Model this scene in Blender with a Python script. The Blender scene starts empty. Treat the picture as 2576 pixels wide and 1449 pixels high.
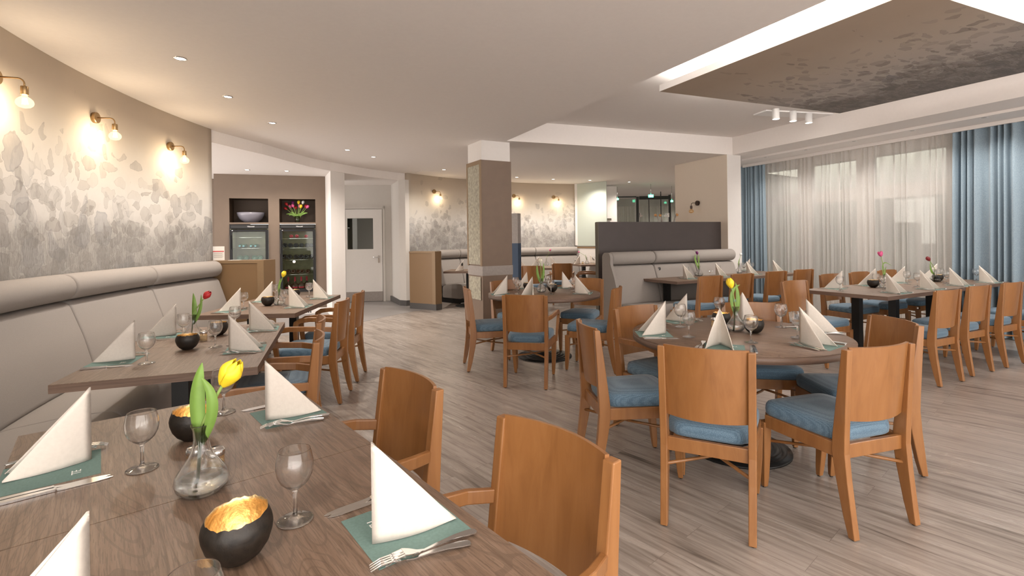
import bpy, bmesh, math, random
from mathutils import Vector, Matrix
random.seed(7)
C = bpy.context.scene.collection
S = bpy.context.scene
# ---------------------------------------------------------------- camera
F, H, RHO = 1250.0, 1.39, 0.0135          # focal length in px of the 2576 px frame, eye height, camera roll
CR, SR = math.cos(RHO), math.sin(RHO)
cam = bpy.data.cameras.new('camera'); co = bpy.data.objects.new('camera', cam); C.objects.link(co)
cam.sensor_width = 36.0; cam.lens = 36.0*F/2576.0
cam.shift_y = -(724.5-602.0)/2576.0
cam.clip_start = 0.02
co.matrix_world = Matrix(((CR, SR, 0, 0), (0, 0, -1, 0), (-SR, CR, 0, H), (0, 0, 0, 1)))
S.camera = co
# ---------------------------------------------------------------- world, view, lights
w = bpy.data.worlds.new('world'); S.world = w; w.use_nodes = True
w.node_tree.nodes['Background'].inputs[0].default_value = (1.0, 0.93, 0.87, 1)
w.node_tree.nodes['Background'].inputs[1].default_value = 2.5
S.view_settings.view_transform = 'Standard'; S.view_settings.look = 'None'
S.view_settings.exposure = 1.1; S.view_settings.gamma = 1.0; S.view_settings.use_curve_mapping = False
S.cycles.max_bounces = 16; S.cycles.diffuse_bounces = 5; S.cycles.glossy_bounces = 4
S.cycles.transmission_bounces = 16; S.cycles.transparent_max_bounces = 12
S.cycles.caustics_reflective = False; S.cycles.caustics_refractive = False

def light(kind, name, loc, energy, color=(1, .86, .70), size=.1, rot=(0, 0, 0), spot=2.2, blend=.8, sy=None):
    l = bpy.data.lights.new(name, kind); l.energy = energy; l.color = color
    if kind == 'AREA':
        l.size = size
        if sy: l.shape = 'RECTANGLE'; l.size_y = sy
    elif kind == 'SPOT': l.spot_size = spot; l.spot_blend = blend; l.shadow_soft_size = size
    else: l.shadow_soft_size = size
    o = bpy.data.objects.new(name, l); C.objects.link(o); o.location = loc; o.rotation_euler = rot
    return o

# pixel of the 2576x1449 photograph -> point on a horizontal plane z / on the vertical plane through A,B
def uv_(px, py):
    u = px-1288.0; v = py-602.0
    return u*CR - v*SR, u*SR + v*CR
def P(px, py, z=0.0):
    u, v = uv_(px, py); Y = F*(H-z)/v
    return Vector((u/F*Y, Y, z))
def PV(px, py, A, B):
    u, v = uv_(px, py); d = Vector((u/F, 1.0)); a = Vector(A[:2]); b = Vector(B[:2])-a
    n = Vector((-b.y, b.x)); t = n.dot(a)/n.dot(d)
    return Vector((d.x*t, t, H-v/F*t))
def PY(px, py, Y):
    u, v = uv_(px, py); return Vector((u/F*Y, Y, H-v/F*Y))

# ---------------------------------------------------------------- materials
M = {}
class NT:
    def __init__(s, name):
        m = bpy.data.materials.new(name); m.use_nodes = True; s.m = m; s.t = m.node_tree
        s.b = s.t.nodes['Principled BSDF']; s.out = s.t.nodes['Material Output']; M[name] = m
    def n(s, typ, **k):
        nd = s.t.nodes.new(typ)
        for a, b in k.items():
            if a.startswith('i_'):
                key = a[2:]; key = int(key) if key.isdigit() else key.replace('_', ' ')
                nd.inputs[key].default_value = b
            else: setattr(nd, a, b)
        return nd
    def l(s, a, b, ao=0, bi=0): s.t.links.new(a.outputs[ao], b.inputs[bi])
    def ramp(s, stops):
        r = s.n('ShaderNodeValToRGB'); e = r.color_ramp.elements
        while len(e) < len(stops): e.new(.5)
        for i, (p, c) in enumerate(stops):
            e[i].position = p; e[i].color = (c if len(c) == 4 else (*c, 1)) if not isinstance(c, (int, float)) else (c, c, c, 1)
        return r
    def math(s, op, a, b=None, c=None):
        nd = s.n('ShaderNodeMath', operation=op)
        for i, x in enumerate((a, b, c)):
            if x is None: continue
            if isinstance(x, (int, float)): nd.inputs[i].default_value = x
            else: s.t.links.new(x, nd.inputs[i])
        return nd.outputs[0]
    def mix(s, f, a, b):
        nd = s.n('ShaderNodeMix', data_type='RGBA')
        for i, x in ((0, f), (6, a), (7, b)):
            if isinstance(x, (int, float)): nd.inputs[i].default_value = x
            elif isinstance(x, tuple): nd.inputs[i].default_value = x if len(x) == 4 else (*x, 1)
            else: s.t.links.new(x, nd.inputs[i])
        return nd.outputs[2]
    def bump(s, h, strength=.2, dist=.002):
        b = s.n('ShaderNodeBump', i_Strength=strength, i_Distance=dist); s.t.links.new(h, b.inputs['Height'])
        s.t.links.new(b.outputs[0], s.b.inputs['Normal'])
def plain(name, col, rough=.6, metal=0.0, noise=.0, bump=0.0, nscale=60, spec=None, emit=None, es=1.0, alpha=None):
    k = NT(name); b = k.b; b.inputs['Roughness'].default_value = rough; b.inputs['Metallic'].default_value = metal
    if spec is not None: b.inputs['Specular IOR Level'].default_value = spec
    b.inputs['Base Color'].default_value = (*col, 1)
    tc = k.n('ShaderNodeTexCoord'); nz = k.n('ShaderNodeTexNoise', i_Scale=nscale, i_Detail=4.0); k.l(tc, nz, 3, 0)
    r = k.ramp([(.3, tuple(c*(1-noise) for c in col)), (.7, tuple(min(1, c*(1+noise)) for c in col))])
    k.l(nz, r); k.l(r, b, 0, 'Base Color')
    if bump: k.bump(nz.outputs[0], bump)
    if emit: b.inputs['Emission Color'].default_value = (*emit, 1); b.inputs['Emission Strength'].default_value = es
    return k.m
def grain(name, cols, rough=.45, scale=(1.2, 14, 14), bump=.15, extra=0.0, rot=0.0, detail=6, rings=0):
    k = NT(name); tc = k.n('ShaderNodeTexCoord'); mp = k.n('ShaderNodeMapping'); mp.inputs['Scale'].default_value = scale
    mp.inputs['Rotation'].default_value = (0, 0, rot); k.l(tc, mp, 3, 0)
    nz = k.n('ShaderNodeTexNoise', i_Scale=3.0, i_Detail=float(detail), i_Roughness=.6, i_Distortion=extra); k.l(mp, nz)
    r = k.ramp([(.25+.5*i/(len(cols)-1), c) for i, c in enumerate(cols)]); k.l(nz, r)
    colout = r.outputs[0]; hout = nz.outputs[0]
    if rings:
        n2 = k.n('ShaderNodeTexNoise', i_Scale=rings, i_Detail=2.0, i_Distortion=.6)
        m2 = k.n('ShaderNodeMapping'); m2.inputs['Scale'].default_value = (.55, 2.2, 2.2); m2.inputs['Rotation'].default_value = (0, 0, rot)
        k.l(tc, m2, 3, 0); k.l(m2, n2)
        wv = k.math('SINE', k.math('MULTIPLY', n2.outputs[0], 210.0))
        ms = k.math('MULTIPLY', k.math('GREATER_THAN', wv, .80), .55)
        fine = k.n('ShaderNodeTexNoise', i_Scale=30.0, i_Detail=3.0); k.l(mp, fine)
        ms = k.math('MULTIPLY', ms, k.math('MULTIPLY', fine.outputs[0], 1.1))
        pm = k.n('ShaderNodeMapping'); pm.inputs['Scale'].default_value = (6, 150, 150); pm.inputs['Rotation'].default_value = (0, 0, rot); k.l(tc, pm, 3, 0)
        po = k.n('ShaderNodeTexNoise', i_Scale=3.0, i_Detail=3.0, i_Distortion=.4); k.l(pm, po); pr_ = k.math('MULTIPLY', k.math('GREATER_THAN', po.outputs[0], .56), .38); ms = k.math('MAXIMUM', ms, pr_)
        colout = k.mix(ms, colout, tuple(c*.45 for c in cols[0][:3]))
        hout = k.math('SUBTRACT', hout, ms)
    k.t.links.new(colout, k.b.inputs['Base Color'])
    k.b.inputs['Roughness'].default_value = rough
    if bump: k.bump(hout, bump, .002)
    return k.m

plain('ceiling_paint', (.80, .755, .725), .85, noise=.012, bump=.02, nscale=30)
plain('white_paint', (.74, .71, .685), .8, noise=.01, nscale=20)
plain('grey_paint', (.60, .57, .535), .8, noise=.01, nscale=20)
plain('beige_paint', (.66, .575, .48), .85, noise=.03, bump=.05, nscale=120)
plain('taupe_panel', (.160, .115, .083), .55, noise=.03, nscale=8)
plain('taupe_pillar', (.178, .122, .086), .5, noise=.04, nscale=8)
plain('bronze_panel', (.205, .125, .062), .45, noise=.06, nscale=300, bump=.03)
plain('bronze_trim', (.235, .155, .085), .45, noise=.04)
plain('dark_partition', (.060, .047, .044), .5, noise=.05, nscale=6)
plain('dark_edge', (.10, .085, .06), .4)
plain('granite', (.075, .07, .068), .35, noise=.6, nscale=500)
plain('black_metal', (.012, .012, .012), .38, .3)
plain('black_plinth', (.006, .006, .006), .6)
plain('chrome', (.75, .74, .73), .12, 1.0)
plain('steel', (.72, .71, .70), .16, 1.0)
plain('brass', (.36, .24, .12), .36, .9)
plain('dark_bronze', (.055, .035, .03), .35, .7)
plain('bench_fabric', (.315, .288, .268), .9, noise=.10, bump=.25, nscale=420, spec=.2)
plain('grey_floor', (.25, .235, .23), .35, noise=.05, nscale=40)
plain('niche_dark', (.050, .027, .012), .6, noise=.05)
plain('fridge_inner', (.36, .33, .20), .5, noise=.15, nscale=12)
plain('fridge_black', (.009, .009, .010), .5, spec=.3)
plain('napkin_paper', (.70, .645, .585), .95, noise=.03, bump=.25, nscale=90, spec=.1)
plain('placemat_teal', (.145, .235, .215), .9, noise=.08, nscale=150, bump=.05)
plain('bowl_shell', (.013, .009, .006), .5, 0.0, noise=.5, nscale=60, bump=.6)
k_ = plain('bowl_gold', (.72, .54, .29), .42, 1.0, noise=.25, nscale=80, bump=.9)
plain('wax', (.95, .85, .65), .5, emit=(1, .70, .38), es=.5)
plain('leaf_green', (.17, .30, .055), .5, noise=.12, nscale=20)
plain('stem_green', (.26, .38, .10), .5)
for nm, c in (('yellow', (.90, .66, .03)), ('red', (.48, .02, .025)), ('darkred', (.20, .015, .02)), ('pink', (.75, .12, .30)), ('purple', (.16, .01, .12)), ('cream', (.80, .76, .62)), ('white', (.85, .85, .82))):
    plain('petal_'+nm, c, .5, noise=.08, nscale=30)
plain('salt', (.8, .79, .77), .9)
plain('lamp_white', (.85, .84, .83), .4)
plain('lamp_glow', (1, 1, 1), .5, emit=(1, .93, .82), es=14)
plain('cove_glow', (1, 1, 1), .5, emit=(1, .95, .90), es=9)
k = NT('bulb_warm'); t = k.n('ShaderNodeBsdfTransparent'); t.inputs[0].default_value = (1, .92, .78, 1); e_ = k.n('ShaderNodeEmission', i_Strength=.95); e_.inputs[0].default_value = (1, .80, .50, 1); mx = k.n('ShaderNodeMixShader', i_0=.5); k.l(t, mx, 0, 1); k.l(e_, mx, 0, 2); k.l(mx, k.out)
plain('bulb_glow', (1, .8, .5), .5, emit=(1, .70, .36), es=26)
plain('exit_green', (.1, .7, .4), .5, emit=(.15, .9, .5), es=1.6)
plain('exit_white', (.8, 1, .9), .5, emit=(.8, 1, .9), es=2.2)
plain('blue_panel', (.035, .062, .11), .6, noise=.1, nscale=200)
plain('wood_ball', (.50, .25, .09), .4)
plain('rod_grey', (.42, .40, .38), .4, .4)
plain('window_frame', (.72, .70, .67), .4)
plain('print_white', (.85, .86, .84), .7)
plain('card_white', (.80, .78, .75), .7)
plain('print_red', (.55, .05, .06), .6)
plain('bottle_black', (.008, .008, .012), .12)
plain('bottle_brown', (.05, .018, .008), .12)
plain('bottle_green', (.03, .12, .06), .12)
plain('capsule_red', (.50, .03, .06), .35)
plain('cap_blue', (.25, .60, .72), .4)
plain('tape_grey', (.30, .265, .245), .5, noise=.08, nscale=30)
plain('facade', (.55, .525, .505), .9, noise=.2, nscale=1.2)
plain('dial_white', (.85, .85, .85), .5)
plain('dark_slot', (.02, .02, .02), .6)
grain('chair_wood', [(.205, .085, .027), (.270, .118, .039), (.315, .145, .052)], .30, (6, 6, .9), .03, .6)
grain('chair_ply', [(.210, .087, .027), (.270, .116, .037), (.31, .140, .048)], .30, (5, 5, .7), .03, 1.2)
grain('table_wood', [(.115, .072, .046), (.185, .121, .083), (.245, .170, .122)], .42, (1.3, 26, 26), .35, .5, rings=1.6)
grain('table_edge', [(.085, .052, .036), (.15, .095, .068), (.19, .125, .09)], .5, (1.5, 1.5, 60), .3, .2)

def glassy(name, col=(1, 1, 1), rough=0.0, ior=1.45):
    k = NT(name); g = k.n('ShaderNodeBsdfGlass', i_Roughness=rough, i_IOR=ior); g.inputs['Color'].default_value = (*col, 1)
    k.l(g, k.out); return k.m
def thin(name, col, f=.12, refl=1.0):
    k = NT(name); t = k.n('ShaderNodeBsdfTransparent'); t.inputs[0].default_value = (*col, 1)
    g = k.n('ShaderNodeBsdfGlossy', i_Roughness=.03); g.inputs[0].default_value = (refl, refl, refl, 1)
    lw = k.n('ShaderNodeLayerWeight', i_Blend=.5); fr = k.math('MULTIPLY', k.math('POWER', lw.outputs[1], 4.0), .8); mx = k.n('ShaderNodeMixShader')
    k.t.links.new(k.math('ADD', fr, f), mx.inputs[0]); k.l(t, mx, 0, 1); k.l(g, mx, 0, 2); k.l(mx, k.out); return k.m
def clear(name, col, tint=(.70, .73, .73), f=.03, edge=.55):
    # thin-walled clear glass: transparent, mirror-like by Fresnel, a little greyer where seen edge-on through more glass
    k = NT(name); t = k.n('ShaderNodeBsdfTransparent'); g = k.n('ShaderNodeBsdfGlossy', i_Roughness=.02); g.inputs[0].default_value = (1, 1, 1, 1)
    lw = k.n('ShaderNodeLayerWeight', i_Blend=.5); e = k.math('MULTIPLY', k.math('POWER', lw.outputs[1], 3.0), edge)
    c = k.mix(e, col, tint); k.t.links.new(c, t.inputs[0]); fr = k.math('MULTIPLY', k.math('POWER', lw.outputs[1], 4.0), .75); mx = k.n('ShaderNodeMixShader')
    k.t.links.new(k.math('MINIMUM', k.math('ADD', fr, f+.02), .85), mx.inputs[0]); k.l(t, mx, 0, 1); k.l(g, mx, 0, 2); k.l(mx, k.out)
def glassy(name, col=(1, 1, 1), rough=0.0, ior=1.45):
    k = NT(name); g = k.n('ShaderNodeBsdfGlass', i_Roughness=rough, i_IOR=ior); g.inputs['Color'].default_value = (*col, 1)
    t = k.n('ShaderNodeBsdfTransparent'); t.inputs[0].default_value = (*col, 1); mx = k.n('ShaderNodeMixShader', i_0=.84); k.l(t, mx, 0, 1); k.l(g, mx, 0, 2); k.l(mx, k.out); return k.m
glassy('clear_glass', (1, 1, 1)); glassy('water', (.985, 1, .995), 0, 1.33)
thin('pane_glass', (.82, .87, .84)); thin('bulb_glass', (1.0, .93, .80), .08); thin('amber_glass', (.93, .76, .52), .12); thin('fridge_glass', (.80, .84, .82), .02)
k = NT('bowl_glass'); k.b.inputs['Base Color'].default_value = (.30, .29, .34, 1); k.b.inputs['Roughness'].default_value = .18; k.b.inputs['Transmission Weight'].default_value = .35
plain('inlay_paper', (.36, .335, .265), .8, noise=.28, nscale=26, bump=.2)
# frosted green glass panel
k = NT('frosted_glass'); k.b.inputs['Base Color'].default_value = (.56, .62, .56, 1); k.b.inputs['Roughness'].default_value = .35
k.b.inputs['Transmission Weight'].default_value = .15
# sheer curtain, solid curtain
k = NT('sheer'); t = k.n('ShaderNodeBsdfTransparent'); t.inputs[0].default_value = (.97, .95, .93, 1)
d = k.n('ShaderNodeBsdfDiffuse'); d.inputs[0].default_value = (.94, .92, .90, 1); tr = k.n('ShaderNodeBsdfTranslucent'); tr.inputs[0].default_value = (.88, .85, .82, 1)
m1 = k.n('ShaderNodeMixShader', i_0=.35); k.l(d, m1, 0, 1); k.l(tr, m1, 0, 2)
lw = k.n('ShaderNodeLayerWeight', i_Blend=.35); tc = k.n('ShaderNodeTexCoord'); nz = k.n('ShaderNodeTexNoise', i_Scale=90.0, i_Detail=3.0); k.l(tc, nz, 3, 0)
fac = k.math('ADD', k.math('MULTIPLY', lw.outputs[1], .75), k.math('ADD', .40, k.math('MULTIPLY', nz.outputs[0], .16)))
m2 = k.n('ShaderNodeMixShader'); k.t.links.new(k.math('MINIMUM', fac, .97), m2.inputs[0]); k.l(t, m2, 0, 1); k.l(m1, m2, 0, 2); k.l(m2, k.out)
k = NT('blue_curtain'); k.b.inputs['Roughness'].default_value = .85; tc = k.n('ShaderNodeTexCoord')
mp = k.n('ShaderNodeMapping'); mp.inputs['Scale'].default_value = (120, 120, 40); k.l(tc, mp, 3, 0)
nz = k.n('ShaderNodeTexNoise', i_Scale=2.0, i_Detail=3.0); k.l(mp, nz); r = k.ramp([(.3, (.20, .275, .335)), (.7, (.31, .39, .45))]); k.l(nz, r); k.l(r, k.b, 0, 'Base Color')
k.b.inputs['Sheen Weight'].default_value = .25
# seat fabric: small woven dots
k = NT('seat_fabric'); tc = k.n('ShaderNodeTexCoord'); vo = k.n('ShaderNodeTexVoronoi', i_Scale=190.0, i_Randomness=.25); k.l(tc, vo, 3, 0)
r = k.ramp([(.15, (.19, .295, .375)), (.45, (.085, .155, .225)), (.8, (.058, .108, .165))]); k.l(vo, r); k.l(r, k.b, 0, 'Base Color')
k.b.inputs['Roughness'].default_value = .75; k.bump(vo.outputs[0], .3, .001); k.b.inputs['Sheen Weight'].default_value = .2
# vinyl plank floor
k = NT('plank_floor'); tc = k.n('ShaderNodeTexCoord'); mp = k.n('ShaderNodeMapping'); mp.inputs['Rotation'].default_value = (0, 0, math.radians(-131)); k.l(tc, mp, 3, 0)
br = k.n('ShaderNodeTexBrick', offset=.37, i_Scale=1.0, i_Brick_Width=1.22, i_Row_Height=.15, i_Mortar_Size=.0012, i_Mortar_Smooth=.3, i_Bias=0.0)
br.inputs['Color1'].default_value = (.0, .0, .0, 1); br.inputs['Color2'].default_value = (1, 1, 1, 1); br.inputs['Mortar'].default_value = (.5, .5, .5, 1); k.l(mp, br)
m2 = k.n('ShaderNodeMapping'); m2.inputs['Scale'].default_value = (.9, 13, 1); k.l(mp, m2)
off = k.n('ShaderNodeVectorMath', operation='MULTIPLY_ADD'); off.inputs[1].default_value = (7, 31, 3); k.l(br, off); k.l(m2, off, 0, 2)
nz = k.n('ShaderNodeTexNoise', i_Scale=2.0, i_Detail=8.0, i_Roughness=.62, i_Distortion=.7); k.l(off, nz)
n3 = k.n('ShaderNodeTexNoise', i_Scale=1.1, i_Detail=2.0); k.l(tc, n3, 3, 0)
val = k.math('ADD', nz.outputs[0], k.math('MULTIPLY', k.math('SUBTRACT', n3.outputs[0], .5), .25))
bc = k.n('ShaderNodeSeparateColor'); k.l(br, bc)
val = k.math('ADD', val, k.math('MULTIPLY', k.math('SUBTRACT', bc.outputs[0], .5), .07))
r = k.ramp([(.28, (.112, .090, .076)), (.40, (.238, .202, .176)), (.54, (.335, .292, .260)), (.72, (.41, .365, .330))]); k.t.links.new(val, r.inputs[0])
cc = k.mix(k.math('MULTIPLY', br.outputs[1], .55), r.outputs[0], (.08, .065, .055)); k.t.links.new(cc, k.b.inputs['Base Color'])
rr = k.ramp([(.3, .40), (.7, .24)]); k.l(nz, rr); k.l(rr, k.b, 0, 'Roughness'); k.bump(nz.outputs[0], .06, .002)
# wallpaper: beige plaster above, grey painted leaves and scribbled grass below (UV in metres: u along, v height)
def wallpaper(name, mode=0, lo=1.15, hi=2.42, dark=1.0, tone=1.0, lowamt=.40, us=1.0):
    k = NT(name); uvn = k.n('ShaderNodeUVMap'); sp = k.n('ShaderNodeSeparateXYZ'); k.l(uvn, sp); z = sp.outputs[1]
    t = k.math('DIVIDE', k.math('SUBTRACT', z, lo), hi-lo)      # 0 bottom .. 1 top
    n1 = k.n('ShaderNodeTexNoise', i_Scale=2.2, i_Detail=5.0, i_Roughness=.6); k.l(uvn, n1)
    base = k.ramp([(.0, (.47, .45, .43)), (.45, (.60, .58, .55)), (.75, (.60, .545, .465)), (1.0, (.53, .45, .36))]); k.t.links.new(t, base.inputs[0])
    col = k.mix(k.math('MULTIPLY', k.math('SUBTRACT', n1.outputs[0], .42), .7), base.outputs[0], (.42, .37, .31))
    # stains running down
    ms = k.n('ShaderNodeMapping'); ms.inputs['Scale'].default_value = (9, 2.2, 1); k.l(uvn, ms)
    n2 = k.n('ShaderNodeTexNoise', i_Scale=3.0, i_Detail=6.0, i_Roughness=.7); k.l(ms, n2)
    st = k.math('MULTIPLY', k.math('GREATER_THAN', n2.outputs[0], .66), .35); col = k.mix(st, col, (.36, .32, .27))
    dn = k.n('ShaderNodeTexNoise', i_Scale=7.0, i_Detail=3.0); k.l(uvn, dn)
    dv = k.n('ShaderNodeVectorMath', operation='MULTIPLY_ADD'); dv.inputs[1].default_value = (.16, .16, 0); k.l(dn, dv, 1, 0); k.l(uvn, dv, 0, 2)
    for i, (sc, thr, sx, sy, rz, top) in enumerate(((3.6, .40, 1.15, .85, .5, .80), (5.2, .38, .75, 1.25, -.6, .86), (2.7, .38, 1.1, .9, .1, .52), (7.0, .36, 1.3, .7, 1.0, .92), (4.3, .40, .7, 1.2, .35, .70))):
        mp = k.n('ShaderNodeMapping'); mp.inputs['Scale'].default_value = (sx, sy, 1); mp.inputs['Rotation'].default_value = (0, 0, rz); mp.inputs['Location'].default_value = (i*3.3, i*1.7, 0); k.l(dv, mp)
        vo = k.n('ShaderNodeTexVoronoi', i_Scale=sc*us, i_Randomness=.9, voronoi_dimensions='2D'); k.l(mp, vo)
        sc_ = k.n('ShaderNodeSeparateColor'); k.l(vo, sc_, 1, 0)
        cl = k.n('ShaderNodeTexNoise', i_Scale=(1.1+i*.25)*us, i_Detail=1.0); mc = k.n('ShaderNodeMapping'); mc.inputs['Location'].default_value = (i*5.1, 2.0*i, 0); mc.inputs['Scale'].default_value = (1, .35, 1); k.l(uvn, mc); k.l(mc, cl)
        dens = k.math('ADD', k.math('SUBTRACT', top, t), k.math('MULTIPLY', k.math('SUBTRACT', cl.outputs[0], .52), 2.6))
        leaf = k.math('MULTIPLY', k.math('LESS_THAN', vo.outputs[0], thr), k.math('GREATER_THAN', dens, k.math('ADD', .12, k.math('MULTIPLY', sc_.outputs[0], .60))))
        rim = k.math('MULTIPLY', leaf, k.math('GREATER_THAN', vo.outputs[0], thr*.90))
        wash = k.math('ADD', .05, k.math('ADD', k.math('MULTIPLY', dn.outputs[0], .9), k.math('MULTIPLY', n2.outputs[0], 1.0)))
        amt = k.math('MULTIPLY', k.math('MULTIPLY', leaf, k.math('ADD', .10*dark, k.math('MULTIPLY', sc_.outputs[1], .36*dark))), wash)
        amt = k.math('ADD', amt, k.math('MULTIPLY', rim, .12*dark))
        col = k.mix(amt, col, ((.20, .19, .19), (.24, .215, .19), (.19, .20, .225), (.22, .20, .18), (.21, .20, .19))[i])
    # stems and scribbles
    for i, (rz, sxy, th) in enumerate(((.35, (42, 3.0), .60), (-.5, (38, 2.8), .61), (1.1, (46, 4.0), .62), (-1.15, (44, 3.8), .62))):
        mp = k.n('ShaderNodeMapping'); mp.inputs['Rotation'].default_value = (0, 0, rz); mp.inputs['Scale'].default_value = (sxy[0], sxy[1], 1); k.l(dv if i < 1 else uvn, mp)
        n = k.n('ShaderNodeTexNoise', i_Scale=2.4, i_Detail=1.5, i_Distortion=.35); k.l(mp, n)
        ln = k.math('LESS_THAN', k.math('ABSOLUTE', k.math('SUBTRACT', n.outputs[0], .60)), .030)
        msk = k.math('LESS_THAN', t, k.math('ADD', .30 if i < 2 else .24, k.math('MULTIPLY', k.math('SUBTRACT', n1.outputs[0], .5), .9)))
        col = k.mix(k.math('MULTIPLY', k.math('MULTIPLY', ln, msk), .38*dark), col, (.13, .125, .12))
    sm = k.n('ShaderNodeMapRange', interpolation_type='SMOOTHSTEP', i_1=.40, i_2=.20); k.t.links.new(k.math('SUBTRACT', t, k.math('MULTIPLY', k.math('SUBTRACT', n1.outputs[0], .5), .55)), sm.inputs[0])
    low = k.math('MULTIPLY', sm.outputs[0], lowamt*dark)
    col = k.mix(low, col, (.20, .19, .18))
    if tone != 1: mt = k.n('ShaderNodeMix', data_type='RGBA', blend_type='MULTIPLY'); mt.inputs[0].default_value = 1; k.t.links.new(col, mt.inputs[6]); mt.inputs[7].default_value = (tone, tone*.93, tone*.90, 1); col = mt.outputs[2]
    k.t.links.new(col, k.b.inputs['Base Color']); k.b.inputs['Roughness'].default_value = .8
    return k.m
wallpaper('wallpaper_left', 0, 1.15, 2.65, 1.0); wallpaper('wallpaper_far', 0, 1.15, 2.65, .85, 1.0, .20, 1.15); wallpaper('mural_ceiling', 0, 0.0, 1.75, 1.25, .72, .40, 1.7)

# ---------------------------------------------------------------- mesh builder
class MB:
    def __init__(s): s.v = []; s.f = []; s.uv = {}; s.sm = []
    def add(s, vs, fs, smooth=False):
        b = len(s.v); s.v += [tuple(p) for p in vs]
        for f in fs: s.f.append(tuple(b+i for i in f)); s.sm.append(smooth)
        return b
    def box(s, c, d, rz=0.0, tilt=None):
        hx, hy, hz = d[0]/2, d[1]/2, d[2]/2; m = Matrix.Rotation(rz, 3, 'Z')
        if tilt is not None: m = m @ tilt
        vs = [Vector(c)+m @ Vector((x, y, z)) for z in (-hz, hz) for (x, y) in ((-hx, -hy), (hx, -hy), (hx, hy), (-hx, hy))]
        s.add(vs, [(3, 2, 1, 0), (4, 5, 6, 7), (0, 1, 5, 4), (1, 2, 6, 5), (2, 3, 7, 6), (3, 0, 4, 7)]); return s
    def prism(s, poly, z0, z1):
        n = len(poly); vs = [(p[0], p[1], z0) for p in poly]+[(p[0], p[1], z1) for p in poly]
        s.add(vs, [tuple(reversed(range(n))), tuple(range(n, 2*n))]+[(i, (i+1) % n, n+(i+1) % n, n+i) for i in range(n)]); return s
    def ext(s, poly, vec):          # polygon in 3D extruded by vec
        n = len(poly); v = Vector(vec); vs = [Vector(p) for p in poly]+[Vector(p)+v for p in poly]
        s.add(vs, [tuple(reversed(range(n))), tuple(range(n, 2*n))]+[(i, (i+1) % n, n+(i+1) % n, n+i) for i in range(n)]); return s
    def rings(s, rings, cap=True, closed=True, smooth=True):
        n = len(rings[0]); vs = [p for r in rings for p in r]; fs = []
        m = n if closed else n-1
        for i in range(len(rings)-1):
            for j in range(m): fs.append((i*n+j, i*n+(j+1) % n, (i+1)*n+(j+1) % n, (i+1)*n+j))
        b = s.add(vs, fs, smooth)
        if cap and closed:
            s.f.append(tuple(b+i for i in reversed(range(n)))); s.sm.append(False)
            s.f.append(tuple(b+(len(rings)-1)*n+i for i in range(n))); s.sm.append(False)
        return s
    def lathe(s, prof, n=24, c=(0, 0, 0), jag=None):
        rs = []
        for i, (r, z) in enumerate(prof):
            ring = []
            for j in range(n):
                a = 2*math.pi*j/n; dz = jag(a, i) if jag else 0
                ring.append((c[0]+max(r, 1e-5)*math.cos(a), c[1]+max(r, 1e-5)*math.sin(a), c[2]+z+dz))
            rs.append(ring)
        return s.rings(rs, cap=False)
    def tube(s, path, rad, n=8, flat=None, cap=True):   # flat=(w,h) elliptical / rectangular section
        pts = [Vector(p) for p in path]; rs = []; up0 = Vector((0, 0, 1))
        for i, p in enumerate(pts):
            t = (pts[min(i+1, len(pts)-1)]-pts[max(i-1, 0)]).normalized()
            up = up0 if abs(t.dot(up0)) < .95 else Vector((0, 1, 0))
            a = t.cross(up).normalized(); b = a.cross(t).normalized()
            r = rad[i] if isinstance(rad, (list, tuple)) else rad
            rs.append([p+a*(r*math.cos(2*math.pi*j/n))+b*(r*math.sin(2*math.pi*j/n)) for j in range(n)])
        return s.rings(rs, cap=cap)
    def bar(s, path, wh, frame):    # rectangular section along path; frame = function(i)->(a,b) unit axes
        rs = []
        for i, p in enumerate(path):
            a, b = frame(i); w_, h_ = wh[i] if isinstance(wh, list) else wh; p = Vector(p)
            rs.append([p+a*(x*w_/2)+b*(y*h_/2) for x, y in ((-1, -1), (1, -1), (1, 1), (-1, 1))])
        return s.rings(rs, smooth=False)
    def grid(s, fn, nu, nv, smooth=True, uv=None):
        vs = [fn(i/nu, j/nv) for j in range(nv+1) for i in range(nu+1)]
        fs = [(j*(nu+1)+i, j*(nu+1)+i+1, (j+1)*(nu+1)+i+1, (j+1)*(nu+1)+i) for j in range(nv) for i in range(nu)]
        b = s.add(vs, fs, smooth)
        if uv:
            for j in range(nv+1):
                for i in range(nu+1): s.uv[b+j*(nu+1)+i] = uv(i/nu, j/nv)
        return s
    def mesh(s, name, mat, bevel=0):
        me = bpy.data.meshes.new(name); me.from_pydata(s.v, [], s.f); me.polygons.foreach_set('use_smooth', s.sm)
        if s.uv:
            l = me.uv_layers.new(name='UVMap')
            for lp in me.loops: l.data[lp.index].uv = s.uv.get(lp.vertex_index, (0, 0))
        bm = bmesh.new(); bm.from_mesh(me)
        if not s.uv: bmesh.ops.remove_doubles(bm, verts=bm.verts, dist=1e-5)
        bmesh.ops.recalc_face_normals(bm, faces=bm.faces); bm.to_mesh(me); bm.free()
        me.materials.append(M[mat]); me.update(); return me
    def build(s, name, mat, parent=None, loc=None, rz=0, bevel=0, seg=2, solid=0, sub=0):
        o = bpy.data.objects.new(name, s.mesh(name, mat)); C.objects.link(o)
        if parent: o.parent = parent
        if loc: o.location = loc
        if rz: o.rotation_euler = (0, 0, rz)
        if solid: md = o.modifiers.new('solid', 'SOLIDIFY'); md.thickness = solid; md.offset = 0; es = o.modifiers.new('split', 'EDGE_SPLIT'); es.split_angle = .7
        if sub: md = o.modifiers.new('sub', 'SUBSURF'); md.levels = sub; md.render_levels = sub
        if bevel: md = o.modifiers.new('bevel', 'BEVEL'); md.width = bevel; md.segments = seg; md.limit_method = 'ANGLE'; md.angle_limit = .6
        return o
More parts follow.
